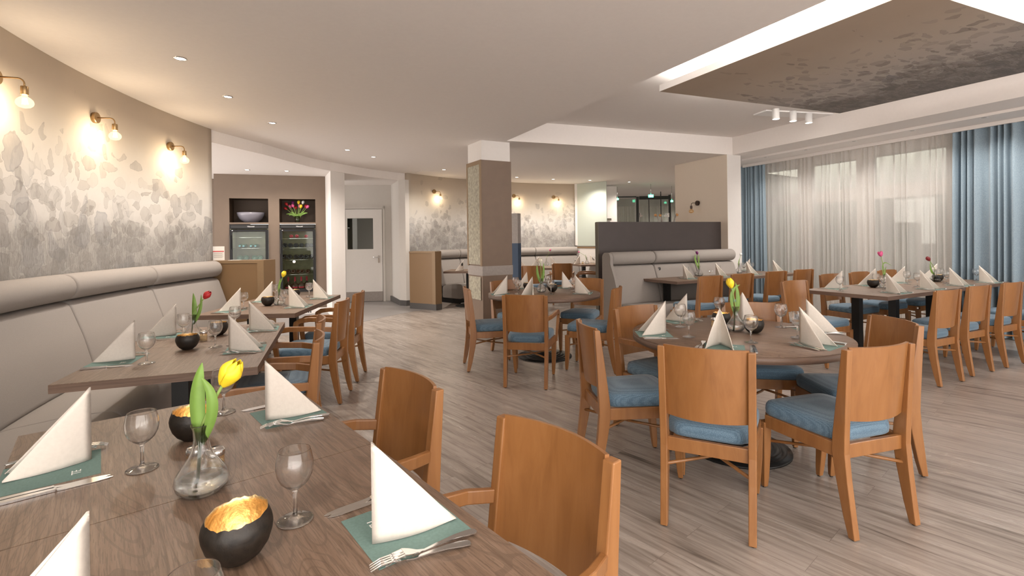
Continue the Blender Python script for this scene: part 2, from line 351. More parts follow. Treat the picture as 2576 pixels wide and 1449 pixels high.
def tag(o, label, cat, group=None, kind=None):
    if label: o['label'] = label
    if cat: o['category'] = cat
    if group: o['group'] = group
    if kind: o['kind'] = kind
    return o
def thing(name, label, cat, loc=(0, 0, 0), rz=0.0, group=None):
    o = bpy.data.objects.new(name, None); C.objects.link(o); o.location = loc; o.rotation_euler = (0, 0, rz); o.empty_display_size = .1
    return tag(o, label, cat, group)
def struct(o): o['kind'] = 'structure'; return o
def kids(o): return KIDS.get(o.name, [])
KIDS = {}
def copy_tree(o, parent=None):
    c = o.copy(); C.objects.link(c); c.parent = parent
    for ch in [x for x in bpy.data.objects if x.parent == o]: copy_tree(ch, c)
    return c
def dup(o, loc, rz, label, group=None):
    c = copy_tree(o); c.location = loc; c.rotation_euler = (0, 0, rz); c['label'] = label
    if group: c['group'] = group
    return c
def text_mesh(body, size, ext=.0003):
    cu = bpy.data.curves.new('t', 'FONT'); cu.body = body; cu.size = size; cu.extrude = ext; cu.align_x = 'CENTER'; cu.align_y = 'CENTER'
    o = bpy.data.objects.new('t', cu); C.objects.link(o); bpy.context.view_layer.update()
    me = bpy.data.meshes.new_from_object(o.evaluated_get(bpy.context.evaluated_depsgraph_get())); bpy.data.objects.remove(o); return me
def text(name, body, size, mat, parent, loc, rot):
    me = text_mesh(body, size); me.materials.clear(); me.materials.append(M[mat]); o = bpy.data.objects.new(name, me); C.objects.link(o)
    o.parent = parent; o.location = loc; o.rotation_euler = rot; return o
# ================================================================ STRUCTURE
ZC, ZS, ZU = 2.85, 2.69, 3.16              # main ceiling, dropped soffit, coffer ceiling
struct(MB().box((1.5, 9.2, -.05), (19, 22.4, .1)).build('floor', 'plank_floor'))
# grey sheet floor in front of the service doors
gf = [(-7, 14), (-7, 7.2), (-4.2, 7.2)]+[tuple(P(x, y)[:2]) for x, y in ((760, 842), (830, 829), (905, 812), (960, 799), (1000, 791), (1040, 783.5), (1066, 779.5))]+[(-1.75, 10.15), (-2.1, 10.3), (-2.3, 14)]
struct(MB().prism(gf, 0, .002).build('floor', 'grey_floor'))

class Arc:
    def __init__(s, cx, cy, r): s.cx, s.cy, s.r = cx, cy, r
    def pt(s, a, d, z): a = math.radians(a); return Vector((s.cx+(s.r-d)*math.cos(a), s.cy+(s.r-d)*math.sin(a), z))
    def ang(s, px, d, lo, hi, z=1.1):          # angle where the arc at offset d crosses pixel column px
        f = lambda a: (lambda p: (1288+F*p.x/p.y*CR+F*(H-z)/p.y*SR)-px)(s.pt(a, d, z))
        a, b = lo, hi
        for _ in range(50):
            m = (a+b)/2
            if f(a)*f(m) <= 0: b = m
            else: a = m
        return (a+b)/2
WL = Arc(4.866, 6.073, 8.697); WF = Arc(2.887, 7.326, 6.127)
# left wall: curved, then a straight run behind the camera
A0, A1 = 178.15, 206.0
def wl(u, v):
    z = v*ZC
    if u <= .8: return WL.pt(A0+(A1-A0)*u/.8, 0, z)
    e = WL.pt(A1, 0, z); t = Vector((.438, -.899, 0)); return e+t*((u-.8)/.2*4.0)
def wluv(u, v):
    s_ = u/.8*math.radians(A1-A0)*8.697 if u <= .8 else math.radians(A1-A0)*8.697+(u-.8)/.2*4
    return (s_, v*ZC)
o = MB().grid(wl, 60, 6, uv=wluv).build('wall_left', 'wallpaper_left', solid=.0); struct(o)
md = o.modifiers.new('s', 'SOLIDIFY'); md.thickness = .12; md.offset = 1
e = WL.pt(A0, 0, 0)
# far curved wall with the same paper
F0, F1 = 146.6, 100.9
def wf(u, v): return WF.pt(F0+(F1-F0)*u, 0, v*ZC)
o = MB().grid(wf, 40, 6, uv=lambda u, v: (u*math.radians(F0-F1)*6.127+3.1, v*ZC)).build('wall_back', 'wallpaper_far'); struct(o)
md = o.modifiers.new('s', 'SOLIDIFY'); md.thickness = .12; md.offset = 1

# main ceiling with the coffer opening
cof = [(-.06, 7.36), (3.97, 8.9), (6.40, 3.27), (2.46, 2.08)]
# outer contour of the main ceiling; its right side is the window bulkhead
wd = Vector((.396, -.918, 0)).normalized(); wn = Vector((.918, .396, 0))       # along the windows, outward through them
wo = Vector((3.97, 8.9, 0))
def WP(t, off, z=0): p = wo+wd*t+wn*off; return Vector((p.x, p.y, z))
bm = bmesh.new()
outer = [(-7, -2.5), tuple(WP(12.4, 1.95)[:2]), tuple(WP(-1.5, 1.95)[:2]), (10, 14.4), (10, 20), (-7, 20)]
def loop(pts, z):
    vs = [bm.verts.new((x, y, z)) for x, y in pts]; return [bm.edges.new((vs[i], vs[(i+1) % len(vs)])) for i in range(len(vs))]
es = loop(outer, ZC)+loop(cof, ZC); bmesh.ops.triangle_fill(bm, edges=es, use_beauty=True)
me = bpy.data.meshes.new('ceiling'); bm.to_mesh(me); bm.free(); me.materials.append(M['ceiling_paint'])
o = bpy.data.objects.new('ceiling', me); C.objects.link(o); struct(o)
mb = MB()
for i in range(4):
    a, b = cof[i], cof[(i+1) % 4]; n = Vector((b[1]-a[1], a[0]-b[0], 0)).normalized()*-.02
    mb.add([(a[0], a[1], ZC), (b[0], b[1], ZC), (b[0], b[1], ZU), (a[0], a[1], ZU)], [(0, 1, 2, 3)])
struct(mb.build('trim_1', 'ceiling_paint'))
struct(MB().prism([(c_[0]+(c_[0]-3.4)*.02, c_[1]+(c_[1]-5.4)*.02) for c_ in cof], ZU, ZU+.08).build('ceiling', 'ceiling_paint'))
# dropped soffit beyond the curved edge
sof = [tuple(P(x, y, ZS)[:2]) for x, y in ((529, 357), (590, 372), (660, 388), (720, 404), (780, 420), (831, 429.5), (866, 435), (930, 445), (1000, 453), (1026, 455))]
struct(MB().prism([(-7, 6.35)]+sof+[(-2.2, 14), (-7, 14)], ZS, ZC-.001).build('ceiling', 'ceiling_paint'))
# window bulkhead: two steps down to the curtain rail
struct(MB().prism([tuple(WP(t, f)[:2]) for t, f in ((-.30, .56), (12.4, .56), (12.4, .62), (-.30, .62))], 2.815, ZC-.001).build('trim_2', 'ceiling_paint'))
struct(MB().prism([tuple(WP(t, f)[:2]) for t, f in ((-.9, 1.25), (12.4, 1.25), (12.4, 1.29), (-.9, 1.29))], 2.80, ZC-.001).build('trim_3', 'ceiling_paint'))

# hanging panel with mural and cove light
pc = [(1.60, 5.32), (4.23, 6.38), (5.27, 4.33), (2.62, 3.18)]
root = thing('ceiling_panel', 'square grey-brown painted panel with leaf mural hanging in the ceiling recess', 'ceiling panel', (0, 0, 0))
ax = (Vector(pc[1])-Vector(pc[0])).normalized(); ay = Vector((-ax.y, ax.x))
mb = MB(); vs = [(x, y, 2.95) for x, y in pc]; mb.add(vs, [(0, 1, 2, 3)])
def muv(p): d = Vector(p)-Vector(pc[3]); return (d.dot(Vector((.43, -.9)))+5, 1.95-d.dot(Vector((.93, .40)))*.68)
for i, p in enumerate(pc): mb.uv[i] = muv(p)
mb.build('mural', 'mural_ceiling', root)
mb = MB(); mb.prism(pc, 2.951, 3.02); mb.build('panel_box', 'lamp_white', root)
cen = Vector((sum(p[0] for p in pc)/4, sum(p[1] for p in pc)/4))
for i in (0, 2, 3):
    a, b = Vector(pc[i]), Vector(pc[(i+1) % 4]); a, b = a+(cen-a)*.07, b+(cen-b)*.07; d = b-a; m_ = (a+b)/2; ang = math.atan2(d.y, d.x)
    MB().box((m_.x, m_.y, 3.04), (d.length*.97, .03, .03), ang).build('light_strip', 'cove_glow', root)
    light('AREA', 'cove_light', (m_.x, m_.y, 3.06), 3 if i == 0 else 38, (1, .93, .86), d.length*(.5 if i == 0 else .95), (math.pi, 0, -ang), sy=.05)
for px, py in ((2140, 0), (1760, 150)):
    pass
# suspension rods
for p in pc:
    q = Vector(p)+(cen-Vector(p))*.2; MB().tube([(q.x, q.y, 3.02), (q.x, q.y, ZU)], .006).build('suspension_rod', 'steel', root)

# pillar
pl = [(-.41, 7.25), (-.68, 7.70), (-.26, 7.95), (.01, 7.50)]
d1 = (Vector(pl[1])-Vector(pl[0])); 
def rect(a, b, depth):                      # rectangle from front edge a->b going back by depth on the left side
    a, b = Vector(a[:2]), Vector(b[:2]); d = (b-a).normalized(); n = Vector((-d.y, d.x)); return [tuple(a), tuple(b), tuple(b+n*depth), tuple(a+n*depth)]
pa, pb = P(1216.5, 842.5), Vector((.00, 7.50, 0))
def pill(g, z0, z1): 
    a, b = Vector(pa[:2]), Vector(pb[:2]); d = (b-a).normalized(); n = Vector((-d.y, d.x)); a = a-d*g-n*g; b = b+d*g-n*g; r = rect(a, b, .50+2*g); return MB().prism(r, z0, z1)
t = thing('pillar', 'square pillar clad in brown panels and patterned paper in the middle of the room', 'pillar', (0, 0, 0))
pill(-.012, 2.56, ZC).build('plaster_head', 'white_paint', t)
pill(0, 1.0, 2.56).build('cladding', 'taupe_pillar', t)
pill(.006, .86, 1.0).build('tape_band', 'tape_grey', t)
pill(0, .12, .86).build('lower_cladding', 'taupe_pillar', t)
pill(.008, 0, .12).build('plinth', 'granite', t)
dd = (Vector(pb[:2])-Vector(pa[:2])).normalized(); nn = Vector((-dd.y, dd.x)); a0 = Vector(pa[:2])
def side(u0, u1, z0, z1, off): 
    p, q = a0+nn*u0-dd*off, a0+nn*u1-dd*off; return [(p.x, p.y, z0), (q.x, q.y, z0), (q.x, q.y, z1), (p.x, p.y, z1)]
mb = MB(); mb.add(side(.05, .46, 1.02, 2.50, .010)+side(.05, .46, .5, .84, .010), [(0, 1, 2, 3), (4, 5, 6, 7)])
for i, (u, z) in enumerate([(0, 1.2), (.41, 1.2), (.41, 2.7), (0, 2.7), (0, .8), (.41, .8), (.41, 1.15), (0, 1.15)]): mb.uv[i] = (u+9, z*.35+.9)
mb.build('paper_inlay', 'inlay_paper', t)
mb = MB()
for u0, u1, z0, z1 in ((0, .05, 1.0, 2.56), (.46, .5, 1.0, 2.56), (.05, .46, 2.50, 2.56)): mb.ext(side(u0, u1, z0, z1, .002), (-dd.x*.012, -dd.y*.012, 0))
mb.build('inlay_frame', 'bronze_trim', t)

# niche wall with two openings each (display niche over fridge)
NA, NB = Vector((-5.55, 9.27)), Vector((-3.70, 9.885)); nd = (NB-NA).normalized(); NN = Vector((-nd.y, nd.x))   # NN points away from camera
nang = math.atan2(nd.y, nd.x)
def nu(px, py): p = PV(px, py, NA, NB); return (Vector(p[:2])-NA).dot(nd), p.z
NL = (NB-NA).length
def holes_wall(name, A, d, n, L, z0, z1, holes, th, mat):
    us = sorted({0, L}|{h[0] for h in holes}|{h[1] for h in holes}); zs = sorted({z0, z1}|{h[2] for h in holes}|{h[3] for h in holes}); mb = MB()
    for i in range(len(us)-1):
        for j in range(len(zs)-1):
            uc, zc = (us[i]+us[i+1])/2, (zs[j]+zs[j+1])/2
            if any(h[0] < uc < h[1] and h[2] < zc < h[3] for h in holes): continue
            c = A+d*uc+n*(th/2); mb.box((c.x, c.y, zc), (us[i+1]-us[i], th, zs[j+1]-zs[j]), math.atan2(d.y, d.x))
    return mb.build(name, mat)
n1a, n1b = nu(577, 559.5), nu(674.5, 500); n2a, n2b = nu(703, 559.5), nu(793, 501)
f1a, f2a = nu(577, 563), nu(703, 563)
zt = (n1b[1]+n2b[1])/2; zb = (n1a[1]+n2a[1])/2; zf = zb-.03; zf1 = .80; zf2 = .42
H1 = (n1a[0], n1b[0]); H2 = (n2a[0], n2b[0])
struct(holes_wall('wall_panel', NA, nd, NN, NL, 0, ZS, [(H1[0], H1[1], zb, zt), (H2[0], H2[1], zb, zt), (H1[0], H1[1], zf1, zf), (H2[0], H2[1], zf2, zf)], .05, 'taupe_panel'))
def NP(u, dp, z): c = NA+nd*u+NN*dp; return Vector((c.x, c.y, z))
for Hh in (H1, H2):
    mb = MB(); w_ = Hh[1]-Hh[0]; uc = (Hh[0]+Hh[1])/2; dp = .42
    for du, dd_, dz, sx, sy, sz in ((0, dp, (zt+zb)/2, w_+.04, .02, zt-zb+.04), (-w_/2-.01, dp/2+.03, (zt+zb)/2, .02, dp, zt-zb+.04), (w_/2+.01, dp/2+.03, (zt+zb)/2, .02, dp, zt-zb+.04), (0, dp/2+.03, zt+.01, w_, dp, .02), (0, dp/2+.03, zb-.01, w_, dp, .02)):
        mb.box(NP(uc+du, dd_, dz), (sx, sy, sz), nang)
    struct(mb.build('wall_niche', 'niche_dark'))
# darker wall strip left of the niche wall, recessed
q0 = PY(540, 446, 9.75); struct(MB().box((-6.3, 9.95, ZS/2), (1.9, .1, ZS), nang).build('wall_side', 'taupe_panel'))
# white pier
pr = [tuple(P(831, 429.5, ZS)[:2]), tuple(P(866.5, 436, ZS)[:2])]
pv = [pr[0], pr[1], (-3.64, 10.6), (-3.76, 10.5), (-3.70, 9.885)]
struct(MB().prism(pv, 0, ZS).build('wall_pier', 'white_paint'))
# recess with the white service door
DA, DB = Vector((-3.75, 11.45)), Vector((-2.80, 11.55)); dv = (DB-DA).normalized(); dn = Vector((-dv.y, dv.x))
struct(MB().prism(rect(DA-dv*.6, DB, .1), 0, ZS).build('wall_recess', 'grey_paint'))
rw = [tuple(DB), (-2.42, 10.66), (-2.26, 10.56), (-2.19, 10.62), (-2.30, 10.9), (-2.7, 11.7)]
struct(MB().prism(rw, 0, ZS).build('wall_reveal', 'grey_paint'))
struct(MB().prism([(-2.42, 10.655), (-2.26, 10.553), (-2.18, 10.60), (-2.2, 10.72), (-2.36, 10.8), (-2.80, 11.55), (-2.84, 11.53)], 0, .12).build('baseboard_recess', 'granite'))
def DP(px, py, off=0): p = PV(px, py, DA-dn*off, DB-dn*off); return p
d = thing('service_door', 'white flush door with a square window and steel kick plate in the far recess', 'door', (0, 0, 0))
tl, br_ = DP(869, 527, .03), DP(964, 760, .03); ce = (tl+br_)/2; wdt = (Vector(br_[:2])-Vector(tl[:2])).length; ang = math.atan2(dv.y, dv.x)
dz1 = tl.z
wa, wb = DP(873, 550, .06), DP(939, 626.5, .06)
uw = [(Vector(p[:2])-DA).dot(dv) for p in (tl, br_, wa, wb)]
mb = MB(); 
for u0, u1, z0, z1 in ((uw[0], uw[2], 0, dz1), (uw[3], uw[1], 0, dz1), (uw[2], uw[3], 0, wb.z), (uw[2], uw[3], wa.z, dz1)):
    c = DA+dv*((u0+u1)/2)-dn*.03; mb.box((c.x, c.y, (z0+z1)/2+.004), (u1-u0, .05, z1-z0-.008), ang)
mb.build('leaf', 'white_paint', d)
c = DA+dv*((uw[2]+uw[3])/2)-dn*.03; MB().box((c.x, c.y, (wa.z+wb.z)/2), (uw[3]-uw[2], .01, wa.z-wb.z), ang).build('window_pane', 'pane_glass', d)
mb = MB()
for i, (du, sx) in enumerate(((.08, .02), (.2, .05), (.33, .03))): 
    c = DA+dv*(uw[2]+du)-dn*.005; mb.box((c.x, c.y, (wa.z+wb.z)/2-.05), (sx, .01, (wa.z-wb.z)*(.8-.1*i)), ang)
c = DA+dv*((uw[2]+uw[3])/2)-dn*.001; MB().box((c.x, c.y, (wa.z+wb.z)/2), (uw[3]-uw[2], .004, wa.z-wb.z), ang).build('dark_backing', 'dark_slot', d)
c = DA+dv*((uw[0]+uw[1])/2)-dn*.058; MB().box((c.x, c.y, .12), (uw[1]-uw[0], .004, .22), ang).build('kick_plate', 'tape_grey', d)
hp = DP(953, 652, .06); hb = MB(); hb.box(hp, (.035, .012, .16), ang); h_ = hb.build('handle_plate', 'steel', d)
q = hp+Vector((-dn.x*.05, -dn.y*.05, .05)); q2 = q-Vector((dv.x*.12, dv.y*.12, 0)); MB().tube([hp+Vector((0, 0, .05)), q, q2], .009).build('lever', 'steel', h_)
mb = MB()
for u0, u1, z0, z1 in ((uw[0]-.06, uw[0]-.01, 0, dz1+.06), (uw[1]+.01, uw[1]+.06, 0, dz1+.06), (uw[0]-.06, uw[1]+.06, dz1+.01, dz1+.06)):
    c = DA+dv*((u0+u1)/2)-dn*.02; mb.box((c.x, c.y, (z0+z1)/2), (u1-u0, .06, z1-z0), ang)
mb.build('door_frame', 'grey_paint', d)

# beige wall block with white pier by the windows
bb = [(3.84, 8.83), (4.16, 9.0), (3.70, 10.27), (3.33, 10.1)]
struct(MB().prism(bb, 0, ZC).build('wall_block', 'white_paint'))
a_, b_ = Vector(bb[0]), Vector(bb[3]); n_ = Vector((-.93, -.37))*.004
struct(MB().prism([(a_.x+n_.x, a_.y+n_.y), (a_.x, a_.y), (b_.x, b_.y), (b_.x+n_.x, b_.y+n_.y)], 0, ZC-.002).build('wall_beige', 'beige_paint'))

# room divider behind the grey bench
pA, pB = Vector((1.415, 8.10)), Vector((3.835, 9.0))
t = thing('room_divider', 'tall dark brown partition behind the grey bench, ending at the white pier', 'partition', (0, 0, 0))
r = rect(pA, pB, .10); MB().prism(r, 0, 1.655).build('panel', 'dark_partition', t)
e0 = pA-(pB-pA).normalized()*.012; dq = (pB-pA).normalized(); r = rect(e0+Vector((-dq.y, dq.x))*.004, pA+Vector((-dq.y, dq.x))*.004, .092); MB().prism(r, 0, 1.65).build('edge_strip', 'dark_edge', t)
# grey/blue divider seen past the pillar
A_, B_ = PY(1279, 612, 8.9), PY(1303, 612, 8.8)
t = thing('column_partition', 'narrow slate-blue panel with pale grey top just right of the brown pillar', 'partition', (0, 0, 0))
r = rect((A_.x-.12, A_.y+.05), B_, .12); MB().prism(r, 0, PY(1290, 612, 8.85).z).build('blue_panel', 'blue_panel', t); MB().prism(r, PY(1290, 612, 8.85).z, PY(1290, 537, 8.85).z).build('grey_top', 'tape_grey', t)

# far right background: low white wall with rail, frosted glass, white wall, glazed screen
g0, g1 = Vector((1.76, 13.30)), Vector((3.15, 12.10)); gd = (g1-g0).normalized(); ga = math.atan2(gd.y, gd.x); gm = (g0+g1)/2; gl = (g1-g0).length
def GP(px, py): return PV(px, py, g0, g1)
ge = GP(1526, 500); gz = GP(1480, 621).z; gL = (Vector(ge[:2])-g0).length
mid = g0+gd*gL/2
struct(MB().box((mid.x, mid.y, (gz-.03)/2), (gL, .12, gz-.03), ga).build('wall_low', 'white_paint'))
struct(MB().box((mid.x, mid.y, gz-.015), (gL, .14, .04), ga).build('trim_4', 'bronze_trim'))
struct(MB().box((mid.x, mid.y, (gz+ZC)/2+.01), (gL, .02, ZC-gz-.03), ga).build('window_1', 'frosted_glass'))
struct(MB().box((1.745, 13.32, (1.2+ZC)/2), (.10, .06, ZC-1.2), 0).build('trim_5', 'white_paint'))
q = PY(1526, 467, 13.6); q2 = PY(1551, 467, 13.6)
struct(MB().box(((q.x+q2.x)/2, 13.8, 1.4), (q2.x-q.x, .4, 2.8)).build('wall_stub', 'white_paint'))
s1 = PY(1532, 552, 13.55); tag(MB().box(s1, (.13, .02, .06)).build('wall_sign', 'dark_edge'), 'small dark olive sign on the far white wall above the dark partition', 'sign')
# glazed screen
t = thing('glass_screen', 'black framed glass entrance screen far behind the dark partition', 'glass screen', (0, 0, 0))
YS = 14.5
def fr(x0, y0, x1, y1, dpt=.08, mat='dark_slot', nm='frame_bar', Y=YS):
    a, b = PY(x0, y0, Y), PY(x1, y1, Y); z0, z1 = min(a.z, b.z), max(a.z, b.z)
    return MB().box(((a.x+b.x)/2, Y, (z0+z1)/2), (abs(b.x-a.x), dpt, z1-z0)).build(nm, mat, t)
fl = 700
fr(1600.5, 495, 1608.5, fl); fr(1682, 490, 1689, fl); fr(1551, 494, 1553, fl); fr(1608, 494, 1682, 501); fr(1553, 494.5, 1600, 496.5)
fr(1633, 488, 1634, fl, .02); fr(1663, 482, 1664, fl, .02); fr(1704, 482, 1710, fl)
for x0, x1 in ((1553, 1600.5), (1608.5, 1633), (1634, 1663), (1664, 1682), (1689, 1704)): fr(x0, 500, x1, fl, .01, 'pane_glass', 'pane')
for px in (1612, 1674):
    h = fr(px-3, 541, px+4, 545, .05, 'steel', 'door_handle', YS-.06); fr(px-3 if px < 1650 else px+4, 536, px if px < 1650 else px+9, 546, .06, 'steel', 'door_fitting', YS-.06)
struct(MB().box((4.0, 19.0, 1.5), (14, .1, 3.2)).build('wall_end', 'facade'))
a, b = PY(1540, 520, 16.8), PY(1715, 513, 16.8)
def folds(L, n, amp, rnd=1, seed=1):
    rr = random.Random(seed); ph = [rr.uniform(-.5, .5)*rnd for _ in range(n+2)]; am = [amp*rr.uniform(.55, 1.2) for _ in range(n+2)]
    def f(u, v):
        x = u*n+.35*math.sin(u*n*1.7+ph[0]*9); i = int(x) % (n+1); q = x-int(x); return (am[i]*(1-q)+am[i+1]*q)*math.sin(2*math.pi*x+ph[i])*(.75+.35*(1-v))
    return f
def curtain(name, mat, A, B, z0, z1, n, amp, seed, label, cat='curtain', flare=0.0, nu=None, group=None, thick=0):
    A, B = Vector(A[:2]), Vector(B[:2]); d = B-A; nrm = Vector((-d.y, d.x)).normalized(); f = folds(d.length, n, amp, 1, seed)
    def fn(u, v):
        uu = u+(flare*(1-v))*(u-.5); w_ = f(u, v); p = A+d*uu+nrm*w_; return (p.x, p.y, z0+(z1-z0)*v)
    return tag(MB().grid(fn, nu or n*12, 10).build(name, mat), label, cat, group)
curtain('sheer_curtain', 'sheer', a, b, .01, a.z, 26, .03, 5, 'white curtains across the far lobby windows behind the glass screen')
# exit signs
def exit_sign(px, py, Y, w_, h_, label):
    p = PY(px, py, Y); t = thing('exit_sign', label, 'exit sign', p); MB().box((0, 0, 0), (w_, .05, h_)).build('housing', 'exit_green', t)
    mb = MB(); mb.box((-w_*.22, -.028, 0), (w_*.16, .004, h_*.6)); mb.box((-w_*.22, -.028, h_*.1), (w_*.3, .004, h_*.14), 0, Matrix.Rotation(.5, 3, 'Y')); mb.box((w_*.05, -.028, 0), (w_*.2, .004, h_*.16)); mb.add([(w_*.15, -.03, h_*.25), (w_*.34, -.03, 0), (w_*.15, -.03, -h_*.25)], [(0, 1, 2)])
    mb.build('pictogram', 'exit_white', t); MB().tube([(0, 0, h_*.5), (0, 0, ZC-p.z)], .008, 6).build('suspension_rod', 'steel', t); return t
exit_sign(1637.5, 493, 13.6, .13, .075, 'green lit exit sign hanging at the top centre of the glass screen')
exit_sign(1553.5, 501, 14.2, .06, .05, 'small green exit sign at the left end of the glass screen')
exit_sign(1690, 506, 14.2, .06, .05, 'small green exit sign reflected at the right end by the beige wall')

# windows behind the curtains
WO = 1.72
struct(MB().prism([tuple(WP(t, f)[:2]) for t, f in ((-1.35, WO+.02), (12.4, WO+.02), (12.4, WO+.14), (-1.35, WO+.14))], 0, .12).build('wall_sill', 'white_paint'))
for i, (t0, t1) in enumerate(((-1.3, .1), (.1, 1.2), (1.2, 2.5), (2.5, 4.0), (4.0, 5.6), (5.6, 7.6))):
    mb = MB(); wa_ = math.atan2(wd.y, wd.x); c_ = WP((t0+t1)/2, WO+.06); L = t1-t0
    for z0, z1 in ((.1, .24), (1.98, 2.20), (2.70, 2.85)): mb.box((c_.x, c_.y, (z0+z1)/2), (L, .08, z1-z0), wa_)
    for tt in (t0+.07, t1-.07): q_ = WP(tt, WO+.06); mb.box((q_.x, q_.y, 1.45), (.14, .09, 2.8), wa_)
    o = struct(mb.build('window_%d' % (i+2), 'window_frame'))
    MB().box((c_.x, c_.y, 1.45), (L, .008, 2.7), wa_).build('pane', 'pane_glass', o)
struct(MB().prism([(3.72, 10.27), (10, 14.35), (9.95, 14.45), (3.66, 10.35)], 0, ZC).build('wall_lobby_added', 'white_paint')); struct(MB().box((10.05, 17.1, 1.45), (.1, 5.5, 2.9)).build('wall_lobby_added', 'white_paint'))  # unseen walls added to stop daylight entering the lobby
# unseen terrace roof added to darken the view outside, and the building across
struct(MB().prism([tuple(WP(t, f)[:2]) for t, f in ((-3.6, 1.97), (14, 1.97), (14, 4.0), (-3.6, 4.0))], 3.0, 3.1).build('ceiling', 'facade'))
struct(MB().prism([tuple(WP(t, f)[:2]) for t, f in ((-3.6, 4.6), (14, 4.6), (14, 4.8), (-3.6, 4.8))], -.5, 5).build('wall_opposite', 'facade'))
struct(MB().prism([tuple(WP(t, f)[:2]) for t, f in ((-3.6, 1.9), (14, 1.9), (14, 4.6), (-3.6, 4.6))], -.3, -.1).build('floor', 'grey_floor'))
CO = 1.36                                   # curtain line, metres behind the edge of the ceiling recess
def cp(px, off=CO):
    A, B = WP(0, off), WP(5, off); p = PV(px, 500, A, B); return (Vector(p[:2])-Vector(A[:2])).dot(Vector(wd[:2]))
t0_, t1_, t2_, t3_ = cp(1855), cp(1924), cp(2117, CO+.08), cp(2405)
ZR = 2.835
curtain('blue_curtain', 'blue_curtain', WP(t0_-.12, CO), WP(t1_, CO), .012, ZR, 9, .05, 3, 'blue floor length curtain between the white pier and the sheers', flare=.06)
curtain('sheer_curtain', 'sheer', WP(t1_-.15, CO+.08), WP(t2_, CO+.08), .012, ZR, 15, .03, 8, 'left white sheer curtain panel, next to the left blue curtain')
curtain('sheer_curtain', 'sheer', WP(t2_+.01, CO+.08), WP(t3_+.4, CO+.08), .012, ZR, 17, .03, 9, 'right white sheer curtain panel, beside the wide blue curtain at right')
curtain('blue_curtain', 'blue_curtain', WP(t3_, CO-.02), WP(t3_+3.0, CO-.02), .012, ZR, 30, .055, 4, 'wide blue floor length curtain at the right edge of the room', flare=.02)
# distant curtain in the window of the opposite side
curtain('sheer_curtain', 'white_paint', WP(cp(2165, 2.2), 2.3), WP(cp(2290, 2.2), 2.3), .1, 2.05, 9, .05, 12, 'pleated white curtain seen through the window behind the right sheer panel')

# ---------------------------------------------------------------- half-height end panels of the benches
def end_panel(fr_poly, top, label, edge_rgt=True):
    t = thing('end_panel', label, 'half wall', (0, 0, 0)); MB().prism(fr_poly, .12, top).build('panel', 'bronze_panel', t)
    a, b = Vector(fr_poly[0]), Vector(fr_poly[1]); d = (b-a).normalized(); n = Vector((d.y, -d.x))
    mb = MB()
    for (u0, u1, z0, z1) in ((0, (b-a).length, top-.035, top), ((b-a).length-.08, (b-a).length, .12, top-.035)):
        p = a+d*u0; q = a+d*u1; mb.ext([(p.x, p.y, z0), (q.x, q.y, z0), (q.x, q.y, z1), (p.x, p.y, z1)], (n.x*.010, n.y*.010, 0))
    mb.build('frame', 'bronze_trim', t)
    r = [(p[0], p[1]) for p in fr_poly]; c_ = Vector((sum(p[0] for p in r)/4, sum(p[1] for p in r)/4)); MB().prism([tuple(c_+(Vector(p)-c_)*1.01) for p in r], 0, .12).build('plinth', 'granite', t); return t
end_panel([(-3.83, 6.26), (-3.13, 6.26), (-3.10, 6.50), (-3.83, 6.50)], 1.17, 'brown half-height panel closing the far end of the left wall bench')
qa, qb, qc = P(1031.5, 776), P(1097, 781), P(1104, 778)
end_panel([tuple(qa[:2]), tuple(qb[:2]), (qb.x+.10, qb.y+.12), (qa.x+.05, qa.y+.25)], 1.17, 'brown half-height panel closing the left end of the far bench')
# ================================================================ BENCHES
class Line:
    def __init__(s, A, B): s.A = Vector(A); s.B = Vector(B); s.d = (s.B-s.A).normalized(); s.n = Vector((s.d.y, -s.d.x)); s.L = (s.B-s.A).length
    def pt(s, t, d, z): p = s.A+s.d*t+s.n*d; return Vector((p.x, p.y, z))
def sweep(path, t0, t1, prof, inset, n=10, eps=.008, unit=1.0):
    cx = sum(p[0] for p in prof)/len(prof); cz = sum(p[1] for p in prof)/len(prof); rs = []
    sg = 1 if t1 > t0 else -1; e = eps*unit*sg
    ts = [(t0+e*.5, inset*.0), (t0+e*.8, .55), (t0+e*1.6, .85), (t0+e*3.2, 1)]+[(t0+e*3.2+(t1-t0-e*6.4)*i/n, 1) for i in range(1, n)]+[(t1-e*3.2, 1), (t1-e*1.6, .85), (t1-e*.8, .55), (t1-e*.5, 0)]
    for t, q in ts:
        k = 1-(1-q)*inset; rs.append([path.pt(t, cx+(p[0]-cx)*k, cz+(p[1]-cz)*k) for p in prof])
    return MB().rings(rs)
def rnd_prof(pts, r=.02, n=4):
    out = []; m = len(pts)
    for i in range(m):
        p0, p1, p2 = Vector(pts[i-1]), Vector(pts[i]), Vector(pts[(i+1) % m]); a = (p0-p1); b = (p2-p1); ra = min(r, a.length*.45, b.length*.45); a = p1+a.normalized()*ra; b = p1+b.normalized()*ra
        for k in range(n+1): q = k/n; out.append(tuple(a*(1-q)**2+p1*2*q*(1-q)+b*q*q))
    return out
roll = [(.115+.10*math.cos(a), 1.073+.10*math.sin(a)) for a in [2*math.pi*i/20 for i in range(20)]]
back = rnd_prof([(.06, .975), (.158, .955), (.25, .70), (.335, .38), (.20, .34), (.06, .6)], .035)
seat = rnd_prof([(.22, .345), (.355, .395), (.60, .425), (.84, .43), (.895, .36), (.885, .13), (.80, .10), (.22, .10)], .045)
plin = [(.10, .0), (.80, .0), (.80, .098), (.10, .098)]
